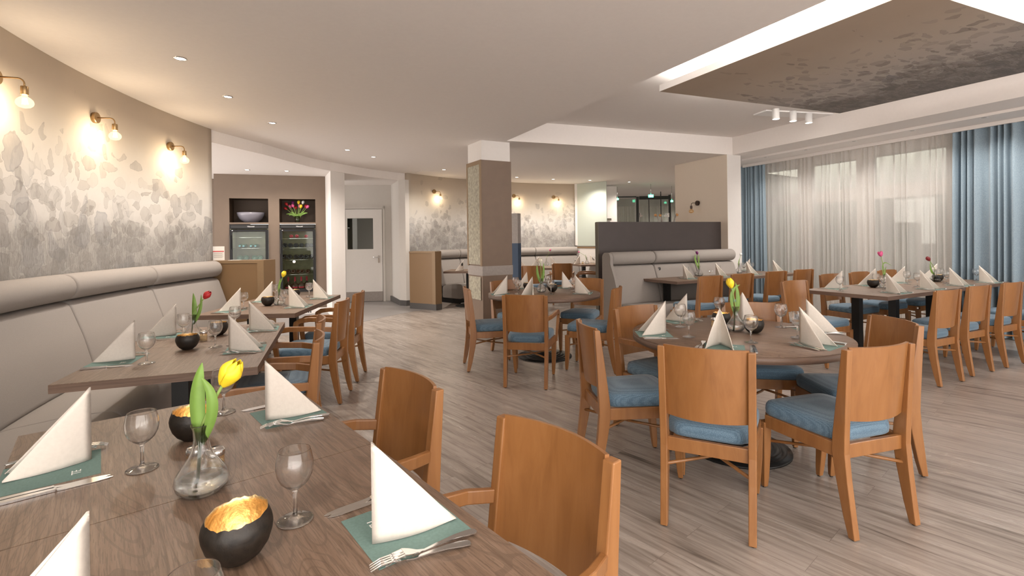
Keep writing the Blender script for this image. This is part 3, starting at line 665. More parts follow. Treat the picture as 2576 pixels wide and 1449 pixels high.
def bench(path, cuts, seats, unit, label, roll_=roll, n=10):
    t = thing('bench', label, 'bench', (0, 0, 0))
    for a, b in zip(cuts, cuts[1:]):
        sweep(path, a, b, roll_, .30, n, .010, unit).build('headroll', 'bench_fabric', t)
        sweep(path, a, b, back, .28, n, .008, unit).build('backrest', 'bench_fabric', t)
    for a, b in zip(seats, seats[1:]): sweep(path, a, b, seat, .05, n, .006, unit).build('seat_cushion', 'bench_fabric', t)
    rs = [[path.pt(cuts[0]+(cuts[-1]-cuts[0])*i/24, p[0], p[1]) for p in plin] for i in range(25)]
    MB().rings(rs, smooth=False).build('plinth', 'black_plinth', t); return t
aL = [WL.ang(px, .12, 178, 207) for px in (543, 373, 160)]
w_ = aL[2]-aL[1]
cL = [aL[0], aL[1], aL[2], aL[2]+w_, aL[2]+2*w_]; sL = [aL[0], aL[1]-2, aL[2]-1.0, aL[2]+w_, aL[2]+2*w_]
bench(WL, cL, cL, math.degrees(1/8.7), 'long curved light grey upholstered bench along the papered left wall')
aF = [WF.ang(px, .12, 148, 99) for px in (1104, 1154, 1210, 1345, 1452)]
b_ = bench(WF, aF, aF, math.degrees(1/6.13), 'curved light grey upholstered bench along the far papered wall')
mb = MB(); mb.rings([[WF.pt(aF[0]+(aF[3]-aF[0])*i/20, p[0], p[1]) for p in ((.82, 0), (.85, 0), (.85, .022), (.82, .022))] for i in range(21)], smooth=False); mb.build('base_strip', 'print_white', b_)
LB = Line((1.24, 7.62), (3.80, 8.81)); 
gb = bench(LB, [.22, 1.05, 1.92, LB.L], [.22, .80, 1.95, LB.L], 1.0, 'straight light grey upholstered bench in front of the dark partition')
mb = MB(); mb.rings([[LB.pt(q, p[0], p[1]) for p in rnd_prof([(.0, .10), (.0, 1.12), (.05, 1.165), (.17, 1.165), (.215, 1.10), (.205, 1.0), (.30, .8), (.40, .5), (.43, .12)], .04)] for q in (.165, .215)], smooth=False)
mb.build('end_cap', 'bench_fabric', gb)

# ================================================================ CHAIRS
def lerp(a, b, t): return a+(b-a)*t
def post_pts():
    return [(-.285, 0, .032), (-.266, .10, .046), (-.240, .26, .060), (-.226, .38, .068), (-.230, .46, .064), (-.248, .66, .048), (-.268, .865, .032)]
def chair_proto(arms, label, lab_parts=True):
    t = thing('dining_armchair' if arms else 'dining_chair', label, 'chair')
    def leg(): return None
    for s in (-1, 1):
        mb = MB(); pp = post_pts(); rs = []
        for y, z, d in pp:
            x = s*(.192+.008*z); rs.append([(x-.017, y-d/2, z), (x+.017, y-d/2, z), (x+.017, y+d/2, z), (x-.017, y+d/2, z)])
        rs[0] = [(x_, y_, .006) for x_, y_, _ in rs[0]]
        mb.rings(rs, smooth=False); o = mb.build('rear_leg', 'chair_wood', t, bevel=.004)
        MB().lathe([(0, 0), (.009, 0), (.009, .008), (0, .008)], 10, (s*.192, -.283, 0)).build('glide', 'dark_slot', o)
        mb = MB(); rs = []
        for z, d, x, y in ((.006, .026, .196, .234), (.06, .034, .198, .231), (.20, .044, .204, .222), (.375, .050, .208, .216)):
            rs.append([(s*x-d/2, y-d/2, z), (s*x+d/2, y-d/2, z), (s*x+d/2, y+d/2, z), (s*x-d/2, y+d/2, z)])
        mb.rings(rs, smooth=False); o = mb.build('front_leg', 'chair_wood', t, bevel=.004)
        MB().lathe([(0, 0), (.009, 0), (.009, .008), (0, .008)], 10, (s*.196, .236, 0)).build('glide', 'dark_slot', o)
    mb = MB(); z0, z1 = .348, .415
    mb.box((0, -.226, (z0+z1)/2), (.36, .024, z1-z0)); mb.box((0, .222, (z0+z1)/2), (.372, .024, z1-z0))
    for s in (-1, 1):
        a, b = Vector((s*.192, -.20)), Vector((s*.211, .20)); d = b-a; mb.box(((a.x+b.x)/2, (a.y+b.y)/2, (z0+z1)/2), (d.length, .024, z1-z0), math.atan2(d.y, d.x))
    mb.build('seat_frame', 'chair_wood', t, bevel=.003)
    mb = MB()
    for s in (-1, 1): mb.tube([(s*.186, -.243, .285), (0, -.01, .275+(.011 if s > 0 else -.011)), (-s*.198, .222, .265)], .0085, 8)
    mb.build('cross_stretcher', 'chair_wood', t)
    def pan(u, v):
        x = (u-.5)*2; z = .528+.345*v-.008*(1-x*x)*(1-v); yc = -.232-.036*((z-.52)/.345); return (x*.187, yc-.040*(1-x*x)+.004, z)
    mb = MB(); mb.grid(pan, 14, 6); mb.build('backrest', 'chair_ply', t, solid=.012)
    # cushion
    def outl(k, z, n=40, off=0.0):
        out = []
        for i in range(n):
            a = 2*math.pi*i/n; c, s = math.cos(a), math.sin(a); x = math.copysign(abs(c)**.28, c); y = math.copysign(abs(s)**.28, s); y0 = .012+y*.222; w_ = lerp(.186, .222, (y+1)/2)
            if y0 < -.17: w_ = min(w_, .176)
            out.append((x*w_*k, .012+(y0-.012)*k, z))
        return out
    rs = [outl(.97, .414), outl(1.0, .422), outl(1.01, .445), outl(1.0, .468), outl(.965, .483), outl(.90, .490), outl(.6, .499), outl(.25, .503), outl(.02, .504)]
    MB().rings(rs).build('seat', 'seat_fabric', t)
    if arms:
        for s in (-1, 1):
            path = [(.200, -.236, .640), (.232, -.15, .652), (.250, -.02, .660), (.256, .10, .662), (.256, .185, .652), (.256, .222, .628), (.252, .228, .59), (.244, .222, .50), (.236, .215, .42), (.233, .212, .352)]
            wh = [(.020, .040), (.022, .040), (.024, .040), (.026, .042), (.028, .046), (.028, .050), (.028, .046), (.026, .042), (.024, .038), (.022, .034)]
            P_ = [Vector((s*x, y, z)) for x, y, z in path]
            def frame(i):
                tt = (P_[min(i+1, len(P_)-1)]-P_[max(i-1, 0)]).normalized(); a = Vector((1, 0, 0)); a = (a-tt*a.dot(tt)).normalized(); return a, tt.cross(a)
            MB().bar(P_, wh, frame).build('armrest', 'chair_wood', t, bevel=.004)
    return t
PROTO = {}
def chair(kind, mid, ang, label, group):
    """mid = midpoint of the top of the back on the floor plan, ang = direction the chair faces (degrees, 0 = +x)"""
    rz = math.radians(ang-90); off = Matrix.Rotation(rz, 3, 'Z') @ Vector((0, -.268, 0)); loc = (mid[0]-off.x, mid[1]-off.y, 0)
    if kind not in PROTO:
        t = chair_proto(kind == 'arm', label); t.location = loc; t.rotation_euler = (0, 0, rz); t['group'] = group; PROTO[kind] = t; return t
    return dup(PROTO[kind], loc, rz, label, group)
GA, GR1, GR2, GL_, GB_, GF_ = 'armchairs along the left wall tables', 'chairs around the near round table', 'chairs around the middle round table', 'chairs along the long window table', 'chairs facing the grey bench', 'chairs at the far tables'
chair('arm', (.10, 1.33), 221, 'wooden armchair at the nearest table, closest to the camera', GA)
chair('arm', (-.40, 1.905), 221, 'wooden armchair at the nearest table, second from the camera', GA)
t2d = math.degrees(math.atan2(.104+.0, -.96)); 
chair('arm', tuple(P(797, 847, .86)[:2]), 201, 'wooden armchair at the second wall table, near end', GA)
chair('arm', tuple(P(803, 804, .86)[:2]), 201, 'wooden armchair at the second wall table, far end', GA)
chair('arm', tuple(P(862, 757, .86)[:2]), 185, 'blue seated armchair at the third wall table, near end', GA)
chair('arm', tuple(P(903, 737, .86)[:2]), 185, 'blue seated armchair at the third wall table, farthest along the left side', GA)
# near round table
chair('side', (.895, 2.325), 62.5, 'wooden chair in front of the near round table, back to the camera', GR1)
chair('side', (1.715, 2.33), 107, 'wooden chair at front right of the near round table, back turned to the camera', GR1)
chair('side', (2.33, 3.04), 178, 'wooden chair on the right side of the near round table, facing left', GR1)
chair('side', (.45, 3.03), 7, 'wooden chair on the left side of the near round table, facing right', GR1)
chair('arm', (.93, 3.77), -60, 'wooden armchair at back left of the near round table', GR1)
chair('side', (1.84, 3.86), -100, 'wooden chair behind the near round table, only its top showing', GR1)
# middle round table
chair('arm', (.11, 4.63), 78, 'wooden armchair in front of the middle round table, back to the camera', GR2)
chair('side', (-.50, 5.42), 12, 'wooden chair left of the middle round table beside the pillar', GR2)
chair('side', (1.10, 5.24), 157, 'wooden chair right of the middle round table, beside the dark partition', GR2)
chair('side', (-.10, 6.30), -55, 'wooden chair at back left of the middle round table, against the pillar', GR2)
chair('side', (.97, 6.45), -115, 'wooden chair at back right of the middle round table', GR2)
# long window table
for i, (x, y) in enumerate(((4.02, 4.59), (4.61, 4.91), (5.23, 5.20), (5.87, 5.51))):
    chair('side', (x, y), 115, 'wooden chair on the room side of the long table, %s' % ('nearest its left end', 'second from its left end', 'third from its left end', 'cut by the right frame edge')[i], GL_)
for i, (x, y) in enumerate(((4.22, 6.60), (4.82, 6.91), (5.44, 7.22))):
    chair('side', (x, y), -65, 'wooden chair on the window side of the long table, %s' % ('first from its left end', 'second from its left end', 'third, mostly hidden by napkins')[i], GL_)
chair('side', (3.23, 5.70), -66, 'dark veneered wooden chair at the left head of the long window table', GL_)
for i, (x, y) in enumerate(((2.62, 6.57), (3.19, 6.89), (3.87, 7.28), (4.46, 7.60))):
    chair('side', (x, y), 115, 'wooden chair facing the grey bench table, %s' % ('first from the left', 'second from the left, behind the yellow tulip', 'third from the left', 'last, near the sheer curtain')[i], GB_)
chair('arm', tuple(P(1337, 670, .86)[:2]), 75, 'small far armchair with its back to the camera, left of two behind the white tulip', GF_)
chair('arm', tuple(P(1414, 664, .86)[:2]), 85, 'small far armchair right of the white tulip, back to the camera', GF_)
chair('arm', tuple(P(1512, 662, .86)[:2]), 170, 'far armchair partly hidden by the left edge of the dark partition', GF_)

# ================================================================ TABLES
TH = .75
def col_base(t, x, y, round_=False, r=.28, colr='black_metal', colw=.08):
    if round_:
        MB().lathe([(.045, .03), (.042, .10), (.038, .16), (.038, TH-.05)], 20, (x, y, 0)).build('column', colr, t)
    else: MB().box((x, y, (TH-.03)/2+.01), (colw, colw, TH-.07)).build('column', 'black_metal', t)
    pr = [(r, 0), (r, .012)]
    for i in range(7): q = r-(i+1)*r*.115; pr += [(q+.012, .013+i*.006), (q+.009, .0215+i*.006), (q+.003, .0215+i*.006)]
    pr += [(.05, .06), (.0, .06)]
    MB().lathe([(0, 0)]+pr, 40, (x, y, 0)).build('base', 'black_metal', t)
def rect_table(a, b, c, label, cols, tops=1, group=None, roundb=True):
    """a-b = short side, b-c = long side, given as floor-plan points"""
    a, b, c = Vector(a), Vector(b), Vector(c); ux = (c-b).normalized(); uy = Vector((-ux.y, ux.x)); L = (c-b).length; W = abs((a-b).dot(uy)); sg = 1 if (a-b).dot(uy) > 0 else -1
    ctr = b+ux*L/2+uy*sg*W/2; rz = math.atan2(ux.y, ux.x); t = thing('dining_table', label, 'table', (ctr.x, ctr.y, 0), rz, group)
    for i in range(tops):
        l_ = L/tops; xc = -L/2+l_*(i+.5); o = MB().box((xc, 0, TH-.001), (l_-.003, W, .002)).build('tabletop', 'table_wood', t)
        MB().box((xc, 0, TH-.0215), (l_-.0015, W, .039)).build('edge_band', 'table_edge', o)
    for q in cols: col_base(t, (q-.5)*L, 0)
    return t
def round_table(c, R, label, chrome, group=None):
    t = thing('round_table', label, 'table', (c[0], c[1], 0), math.radians(-40), group)
    o = MB().lathe([(0, TH-.002), (R, TH-.002), (R, TH), (0, TH)], 72).build('tabletop', 'table_wood', t)
    MB().lathe([(0, TH-.042), (R-.001, TH-.042), (R-.001, TH-.002), (0, TH-.002)], 72).build('edge_band', 'table_edge', o)
    col_base(t, 0, 0, True, .32, 'chrome'); return t
rect_table((-1.692, 1.698), (-1.003, 2.232), (.10, .911), 'nearest dark oak veneer table, filling the lower left', (.22, .8), 2)
rect_table((-2.135, 2.278), (-1.322, 2.566), (-1.835, 3.996), 'second dark oak table along the left bench, with the red tulip', (.25, .8), 2)
rect_table((-2.844, 4.42), (-1.966, 4.479), (-2.08, 6.0), 'third dark oak table along the left bench, by the brown end panel', (.12, .8), 2)
RT1, RT2 = (1.465, 3.27), (.37, 5.9)
round_table(RT1, .66, 'large round dark oak table at right, near the camera', True)
round_table(RT2, .66, 'round dark oak table in the middle by the brown pillar', True)
rect_table((2.044, 8.05), (2.359, 7.124), (4.882, 8.45), 'dark oak table row in front of the straight grey bench', (.10, .42, .78), 3)
rect_table((3.407, 5.869), (3.832, 5.078), (6.487, 6.465), 'long dark oak table row beside the window curtains', (.10, .36, .66, .9), 3)
f1 = P(1115, 683, TH); rect_table((f1.x+.10, f1.y+.75), (f1.x, f1.y), (f1.x+.9, f1.y-.08), 'far dark table seen just left of the brown pillar', (.5,), 1)
f2 = P(1304, 673.5, TH); rect_table((f2.x-.55, f2.y-.05), (f2.x-.1, f2.y+.75), (f2.x+.95, f2.y+.55), 'far dark table behind the two small armchairs', (.5,), 1)
f3 = P(1434, 662.5, TH); f3b = P(1462, 666.5, TH); rect_table(tuple(f3[:2]), tuple(f3b[:2]), (f3b.x+1.0, f3b.y+.3), 'far dark table left of the dark partition under the frosted glass', (.25,), 1)
# ================================================================ TABLEWARE
def fork_mesh():
    mb = MB(); L = .205
    def zc(y): return .004+.012*max(0, (y-.125)/.04)**1*(1 if y < .165 else 1-(y-.165)/.04*.9) + .004*math.sin(min(1, y/.12)*math.pi)
    st = [(0, .0045), (.004, .0085), (.02, .0095), (.05, .0072), (.09, .0038), (.12, .003), (.135, .0045), (.148, .0105), (.158, .0125), (.165, .0125)]
    rs = [[(-w, y, zc(y)), (w, y, zc(y)), (w, y, zc(y)+.0022), (-w, y, zc(y)+.0022)] for y, w in st]; mb.rings(rs, smooth=False)
    for k in range(4):
        x = -.0105+.007*k; rs = [[(x-q, y, zc(y)), (x+q, y, zc(y)), (x+q, y, zc(y)+.0018), (x-q, y, zc(y)+.0018)] for y, q in ((.164, .0022), (.185, .0018), (L, .0008))]; mb.rings(rs, smooth=False)
    return mb.mesh('fork', 'steel')
def knife_mesh():
    mb = MB(); st = [(0, .005, .005), (.004, .0085, .006), (.05, .008, .0065), (.105, .0065, .006), (.108, .0075, .0065), (.112, .006, .004), (.13, .009, .0016), (.19, .0095, .0014), (.215, .006, .0012), (.226, .001, .001)]
    mb.rings([[(-w, y, .001), (w, y, .001), (w, y, .001+h), (-w, y, .001+h)] for y, w, h in st], smooth=False); return mb.mesh('knife', 'steel')
def glass_mesh():
    o = [(0, .0012), (.030, .0012), (.0380, .0013), (.0392, .0018), (.0394, .0026), (.0386, .0034), (.033, .0044), (.018, .0075), (.008, .011), (.0048, .018), (.0042, .04), (.0048, .064), (.008, .072), (.020, .080), (.031, .091), (.0385, .107), (.041, .122), (.0405, .137), (.0375, .152), (.0350, .1612), (.0347, .1626), (.0343, .1632)]
    i = [(.0337, .1632), (.0336, .1626), (.0339, .1612), (.0364, .152), (.0392, .137), (.0397, .122), (.0372, .108), (.0297, .0925), (.019, .0825), (.008, .077), (0, .0755)]
    return MB().lathe(o+i, 32).mesh('wine_glass', 'clear_glass')
def napkin_mesh(half, hgt=.215, wd_=.185, curl=.0):
    mb = MB(); n, m = 10, 10
    for s in (-1, 1):
        def fn(u, v, s=s):
            r = wd_*u; a = math.radians(half)*(1+.25*(1-u)); bulge = .012*math.sin(math.pi*u)*(1-v); x = s*(r*math.sin(a)+bulge); y = -r*math.cos(a)
            zt = hgt*(1-u)**.97; q = max(0, u-.85)/.15; return (x+s*.010*q*(1-v), y, zt*v+.001+.004*q*curl)
        mb.grid(fn, n, m)
    return mb.mesh('napkin', 'napkin_paper')
MF, MK, MG = fork_mesh(), knife_mesh(), glass_mesh(); MN = {12: napkin_mesh(9, curl=1), 24: napkin_mesh(23), 17: napkin_mesh(16)}
MM = MB().box((0, 0, .0004), (.215, .215, .0008)).mesh('placemat', 'placemat_teal')
TX = text_mesh('TE', .03, .0002); TX.materials.clear(); TX.materials.append(M['print_white'])
def inst(name, me, loc, rz, label, cat, group=None, solid=0):
    o = bpy.data.objects.new(name, me); C.objects.link(o); o.location = loc; o.rotation_euler = (0, 0, rz)
    if solid: md = o.modifiers.new('solid', 'SOLIDIFY'); md.thickness = solid; md.offset = 0
    return tag(o, label, cat, group)
rs_ = random.Random(3)
def setting(px, py, ang, ph, nap=24, glass=None, mat_=True, forks=True, knives=True, xyz=None, txt=False, gl=True):
    sp = Vector(xyz) if xyz else P(px, py, TH); a = math.radians(ang); f = Vector((math.cos(a), math.sin(a), 0)); r = Vector((f.y, -f.x, 0)); c = sp-f*.085+r*.022; c.z = TH
    rz = a-math.pi/2; j = lambda q: rs_.uniform(-q, q)
    if mat_:
        m_ = inst('placemat', MM, c, rz+j(.03), 'teal square paper mat under the napkin, '+ph, 'placemat', 'teal paper place mats')
        o = bpy.data.objects.new('lettering', TX); C.objects.link(o); o.parent = m_; o.location = (.055, .055, .0009); o.rotation_euler = (0, 0, math.pi)
    inst('napkin', MN[nap], (sp.x, sp.y, TH+.001), rz+j(.04), 'white paper napkin folded into a triangle, '+ph, 'napkin', 'standing white napkins', .0035)
    if forks:
        for k_, (u, v, w) in enumerate(((-.128, -.105, -.10), (-.152, -.075, -.20))):
            p = c+r*u+f*v; inst('fork', MF, (p.x, p.y, TH+(.0 if k_ else .003)), rz+w+j(.05), ('inner' if k_ == 0 else 'outer')+' steel fork beside the napkin, '+ph, 'fork', 'steel forks')
    if knives:
        for k_, (u, v, w) in enumerate(((.138, -.10, -.03), (.160, -.095, .02))):
            p = c+r*u+f*v; inst('knife', MK, (p.x, p.y, TH), rz+w+j(.02), ('inner' if k_ == 0 else 'outer')+' steel knife beside the napkin, '+ph, 'knife', 'steel knives')
    if gl:
        g = P(glass[0], glass[1], TH) if glass else c+r*.17+f*.20
        inst('wine_glass', MG, (g.x, g.y, TH), 0, 'empty clear stemmed wine glass, '+ph, 'wine glass', 'stemmed wine glasses')
# nearest table
setting(229, 1157, 40.5, 'nearest table, left place by the bench', 12, (358, 1180), txt=True)
setting(0, 0, 40.5, 'nearest table, bottom left corner', 12, None, xyz=(-.68, .79, TH))
setting(669, 1059, 220.5, 'nearest table, far place before the second armchair', 12, (563, 1038))
setting(938, 1371, 218, 'nearest table, place before the closest armchair', 12, (743, 1309))
# second table
setting(340, 903, 20.5, 'red tulip table, near left place', 12, (369, 914))
setting(443.5, 842, 20.5, 'red tulip table, far left place', 12, (462, 850))
setting(575.8, 883.5, 200.5, 'red tulip table, near right place', 17, (542, 873))
setting(627, 831.5, 200.5, 'red tulip table, far right place', 17, (592, 826))
# third table
setting(605.7, 781.5, 4, 'third wall table, near left place', 12, (613, 778))
setting(685.8, 757, 4, 'third wall table, far left place', 12, (692.5, 751))
setting(726.8, 773, 184, 'third wall table, near right place', 17, (715.6, 769))
setting(788.3, 751, 184, 'third wall table, far right place', 17, (778, 747))
def toward(px, py, c): p = P(px, py, TH); return math.degrees(math.atan2(c[1]-p.y, c[0]-p.x))
for px, py, g, ph, adj in ((1675, 838.7, (1733.5, 848), 'near round table, leftmost place', 0), (1729, 811, (1711.5, 822.5), 'near round table, back left place', 0), (1811.7, 867, (1889.6, 862), 'near round table, front centre place', 14),
                      (1868, 806, (1810, 801), 'near round table, place behind the yellow tulip', 0), (2012, 864, (2006.5, 850), 'near round table, front right place', 0), (2029, 834, (1964.8, 823.5), 'near round table, back right place', 0)):
    setting(px, py, toward(px, py, RT1)+adj, ph, 24, g)
for px, py, g, ph in ((1276.5, 739.4, (1303.4, 739.4), 'middle round table, leftmost place'), (1326, 726, (1297.6, 730.7), 'middle round table, back left place'), (1340, 744, (1386.3, 740.6), 'middle round table, front place'),
                      (1415, 725.5, (1378, 724), 'middle round table, back right place'), (1446.7, 738, (1443, 732), 'middle round table, rightmost place')):
    setting(px, py, toward(px, py, RT2), ph, 24, g)
for px, py, g, ph in ((1668, 695, (1656, 697.5), 'grey bench table, bench side, first from left'), (1744, 690, (1735, 691), 'grey bench table, bench side, second from left'), (1822, 684, (1816, 686), 'grey bench table, bench side, third from left'), (1887, 680, (1891, 683.5), 'grey bench table, bench side, last')):
    setting(px, py, -62, ph, 24, g)
for px, py, ph in ((1718.6, 700, 'grey bench table, chair side, first from left'), (1800.5, 695.5, 'grey bench table, chair side, second from left'), (1878, 690, 'grey bench table, chair side, third from left'), (1944.5, 685, 'grey bench table, chair side, last')):
    setting(px, py, 117, ph, 24, (1871.6, 684) if 'third' in ph else None, gl='last' not in ph)
for px, py, g, ph in ((2119, 727, (2113, 731.6), 'long window table, window side, first from left'), (2202.8, 719, (2203.7, 722), 'long window table, window side, second from left'), (2276.6, 711.5, (2282, 715), 'long window table, window side, third from left'), (2357.6, 702, (2366, 706), 'long window table, window side, fourth from left')):
    setting(px, py, -62.5, ph, 17, g)
for px, py, g, ph in ((2229.6, 735, (2223.4, 728.5), 'long window table, chair side, first from left'), (2315, 726, (2308, 721), 'long window table, chair side, second from left'), (2389, 717, (2381, 713), 'long window table, chair side, third from left'), (2463.5, 709.5, (2456.6, 706), 'long window table, chair side, last')):
    setting(px, py, 117.5, ph, 24, g)
def far_set(px, py, ang, ph, gpx=None):
    p = P(px, py, TH); a = math.radians(ang); inst('napkin', MN[24], (p.x, p.y, TH+.001), a-math.pi/2, 'white standing napkin, '+ph, 'napkin', 'standing white napkins', .0035)
    if gpx: g = P(gpx[0], gpx[1], TH); inst('wine_glass', MG, (g.x, g.y, TH), 0, 'empty stemmed wine glass, '+ph, 'wine glass', 'stemmed wine glasses')
far_set(1166, 681, 5, 'far table left of the pillar', (1161, 681))
far_set(1385, 668, 190, 'far table behind the armchairs, right place', (1391, 667)); far_set(1356, 668, -20, 'far table behind the armchairs, left place', (1352, 669)); far_set(1303.5, 671.5, 200, 'far table, just right of the blue column panel')
far_set(1459, 664, 0, 'far table left of the dark partition, left place', (1448, 664)); far_set(1485, 662, 180, 'far table left of the dark partition, right place', (1494, 662))

# candle bowls
def bowl(px, py, ph, sc=1.0, tilt=0.0, seed=0, lit=False, z=TH, xyz=None):
    p = Vector(xyz) if xyz else P(px, py, z); t = thing('candle_bowl', 'dark rough shell tealight bowl with gold inside, '+ph, 'candle holder', p, seed*1.3, 'dark candle bowls')
    rr = random.Random(seed); ph_ = [rr.uniform(0, 6.28) for _ in range(4)]
    def jag(a, i): 
        k_ = (i-5)/6 if i < 12 else 1
        return 0 if i < 7 else (tilt*math.cos(a)+.0012*math.sin(9*a+ph_[0])+.001*math.sin(17*a+ph_[1])+.0008*math.sin(29*a+ph_[2]))*min(1, (i-6)/4)
    pr = [(0, 0), (.022, 0), (.030, .003), (.046, .014), (.058, .030), (.0645, .048), (.066, .060), (.064, .070), (.060, .078), (.0575, .0825), (.0565, .085)]
    pi = [(.0565, .085), (.0545, .0835), (.0555, .078), (.061, .066), (.0615, .052), (.056, .034), (.042, .018), (.024, .009), (0, .007)]
    MB().lathe([(r*sc, z_*sc*1.12) for r, z_ in pr], 48, jag=lambda a, i: jag(a, i)*sc).build('shell', 'bowl_shell', t)
    MB().lathe([(r*sc, z_*sc*1.12) for r, z_ in pi], 48, jag=lambda a, i: (jag(a, 10) if i < 2 else jag(a, 10)*.5 if i == 2 else 0)*sc).build('gold_lining', 'bowl_gold', t)
    c_ = MB().lathe([(0, .010), (.019, .010), (.0195, .024), (.018, .025), (.017, .022), (0, .022)], 20, (0, 0, 0)).build('tealight', 'wax', t)
    if lit: light('POINT', 'candle_glow', (p.x, p.y, p.z+.055*sc), .03, (1, .70, .35), .012)
bowl(598, 1408, 'nearest table front', 1.0, .006, 1, True); bowl(486, 1104, 'nearest table behind the glass vase', 1.0, .005, 2, True)
bowl(472, 879, 'red tulip table, near one', .95, 0, 3); bowl(549, 843, 'red tulip table, far one', .95, 0, 4)
bowl(674, 769, 'third wall table, near one', .95, 0, 5); bowl(741, 748, 'third wall table, far one behind a napkin', .95, 0, 6)
bowl(1896.6, 838, 'near round table, right of the vase', .95, 0, 7, True); bowl(1815, 818, 'near round table, behind the front napkin', .95, 0, 8, True)
bowl(1328.7, 729, 'middle round table, left one', .95, 0, 9); bowl(1389.6, 734, 'middle round table, right one', .95, 0, 10)
bowl(1744, 692, 'grey bench table beside the purple tulip', .9, 0, 11); bowl(2196.7, 723, 'long window table, near one', .95, 0, 12); bowl(2359, 708, 'long window table, far one', .95, 0, 13)

# vases and tulips
def vase(px, py, ph, sc=1.0):
    p = P(px, py, TH); t = thing('bud_vase', 'clear glass carafe vase with a little water, '+ph, 'vase', p, 0, 'clear bud vases')
    o = [(0, .001), (.030, .001), (.036, .0014), (.041, .0035), (.053, .014), (.0585, .030), (.055, .047), (.041, .068), (.027, .088), (.0195, .108), (.0165, .128), (.0170, .148), (.0205, .159), (.0222, .1625), (.0222, .164)]
    i = [(.0214, .1646), (.0206, .1635), (.0188, .159), (.0152, .148), (.0147, .128), (.0175, .108), (.0248, .088), (.0388, .068), (.0528, .047), (.0562, .030), (.0505, .016), (.036, .0075), (0, .006)]
    MB().lathe([(r*sc, z*sc) for r, z in o+i], 40).build('glass', 'clear_glass', t)
    MB().lathe([(r*sc, z*sc) for r, z in ((0, .0062), (.0358, .0077), (.0503, .0162), (.0556, .029), (.0545, .036), (0, .036))], 32).build('water', 'water', t)
    return p
def bez(a, b, c, n=10): return [a*(1-t)**2+b*2*t*(1-t)+c*t*t for t in [i/n for i in range(n+1)]]
def petals(col, c, axis, s, par, opened=0.0, n=6):
    axis = axis.normalized(); q = axis.to_track_quat('Z', 'Y').to_matrix()
    mb = MB()
    for k_ in range(n):
        a0 = 2*math.pi*k_/n+(.15 if k_ % 2 else 0); rad = .0235 if k_ % 2 == 0 else .0205
        def fn(u, v, a0=a0, rad=rad, k_=k_):
            w_ = (math.sin(math.pi*min(1, v*.80+.12)))**.5; a = a0+(u-.5)*2*1.02*w_
            r = rad*(.30+.70*math.sin(math.pi*(min(1, v*1.02))*.62)**.8)*(1-1.9*max(0, v-.50)**1.7*(1-opened*2.4))+opened*.012*v; r *= 1+.05*math.cos((u-.5)*math.pi)
            z = .060*v-.010*(abs(u-.5)*2)**2*v*v+.002*math.sin(k_*3.); p = Vector((r*math.cos(a), r*math.sin(a), z))*s; return tuple(c+q @ p)
        mb.grid(fn, 8, 9)
    return mb.build('flower_head', 'petal_'+col, par, solid=.0012)
def leaf(par, a, b, c, wid, face, twist=0.0, n=12):
    pts = bez(a, b, c, n)
    def fn(u, v):
        i = min(n-1, int(v*n)); q = v*n-i; p = pts[i].lerp(pts[i+1], q); t = (pts[i+1]-pts[i]).normalized(); s = t.cross(face).normalized(); nn_ = s.cross(t)
        w_ = wid*(math.sin(math.pi*min(1, .12+.88*v))**.75) if v < .999 else .0004; x = (u-.5)*2; return tuple(p+s*(x*w_)+nn_*(-abs(x)**1.6*w_*.45))
    return MB().grid(fn, 6, 16).build('leaf', 'leaf_green', par, solid=.001)
def tulip(vp, head_px, col, ph, leaves=(), s=1.0, bend=None, opened=0.0, z0=.012, YH=None):
    """vp: foot of the vase, head_px: pixel of the bloom centre at the vase's distance"""
    Y = YH or vp.y; h = PY(head_px[0], head_px[1], Y); t = thing('tulip', col.replace('dark', 'dark ')+' tulip '+ph, 'flower', (0, 0, 0))
    base = Vector((vp.x-.012, vp.y, vp.z+z0)); mouth = Vector((vp.x, vp.y, vp.z+.165)); mid_ = Vector(bend) if bend else mouth.lerp(h, .5)+Vector(((mouth.x-h.x)*.12, 0, .0))
    path = [base, base.lerp(mouth, .5), mouth]+bez(mouth, mid_, h, 8)[1:]; ax_ = (path[-1]-path[-2]).normalized(); hb = h-ax_*.030*s
    path = path[:-1]+[hb]; path = [p for i, p in enumerate(path) if i < 3 or (p-hb).length > .004 or i == len(path)-1]
    MB().tube(path, .0034*s, 8).build('stem', 'stem_green', t); petals(col, hb, ax_, 1.0*s, t, opened)
    for tip, mid2, wd2 in leaves:
        A_ = Vector((vp.x, vp.y, vp.z+.10)); T_ = PY(tip[0], tip[1], Y); M_ = PY(mid2[0], mid2[1], Y); M2 = M_*2-(A_+T_)*.5; leaf(t, A_, M2, T_, wd2, Vector((.15, -1, .1)))
    return t
v = vase(508, 1238, 'on the nearest table', 1.07)
tulip(v, (580, 938), 'yellow', 'leaning right in the vase on the nearest table', [((511, 915), (497, 1010), .0), ][:0], 1.22, bend=None)
tl_ = bpy.data.objects['tulip']
leaf(tl_, v+Vector((-.002, 0, .12)), PY(478, 1000, v.y-.01), PY(509, 912, v.y), .019, Vector((.1, -1, .1)))
leaf(tl_, v+Vector((.006, -.004, .13)), PY(560, 1005, v.y-.02), PY(506, 950, v.y-.02), .013, Vector((.5, -1, .2)))
v = vase(486.5, 853, 'second wall table')
tulip(v, (521, 742), 'red', 'leaning right on the second wall table', [((486, 737), (488, 775), .016), ((506, 741), (502, 780), .011)], 1.0)
v = vase(702.6, 767, 'third wall table'); tulip(v, (714, 689), 'yellow', 'leaning right on the third wall table', [((706, 700), (702, 722), .012)], 1.05)
v = vase(1851, 832, 'near round table'); tulip(v, (1837, 712), 'yellow', 'leaning left on the near round table', [((1862, 716), (1842, 742), .013), ((1850, 710), (1858, 755), .016)], 1.15)
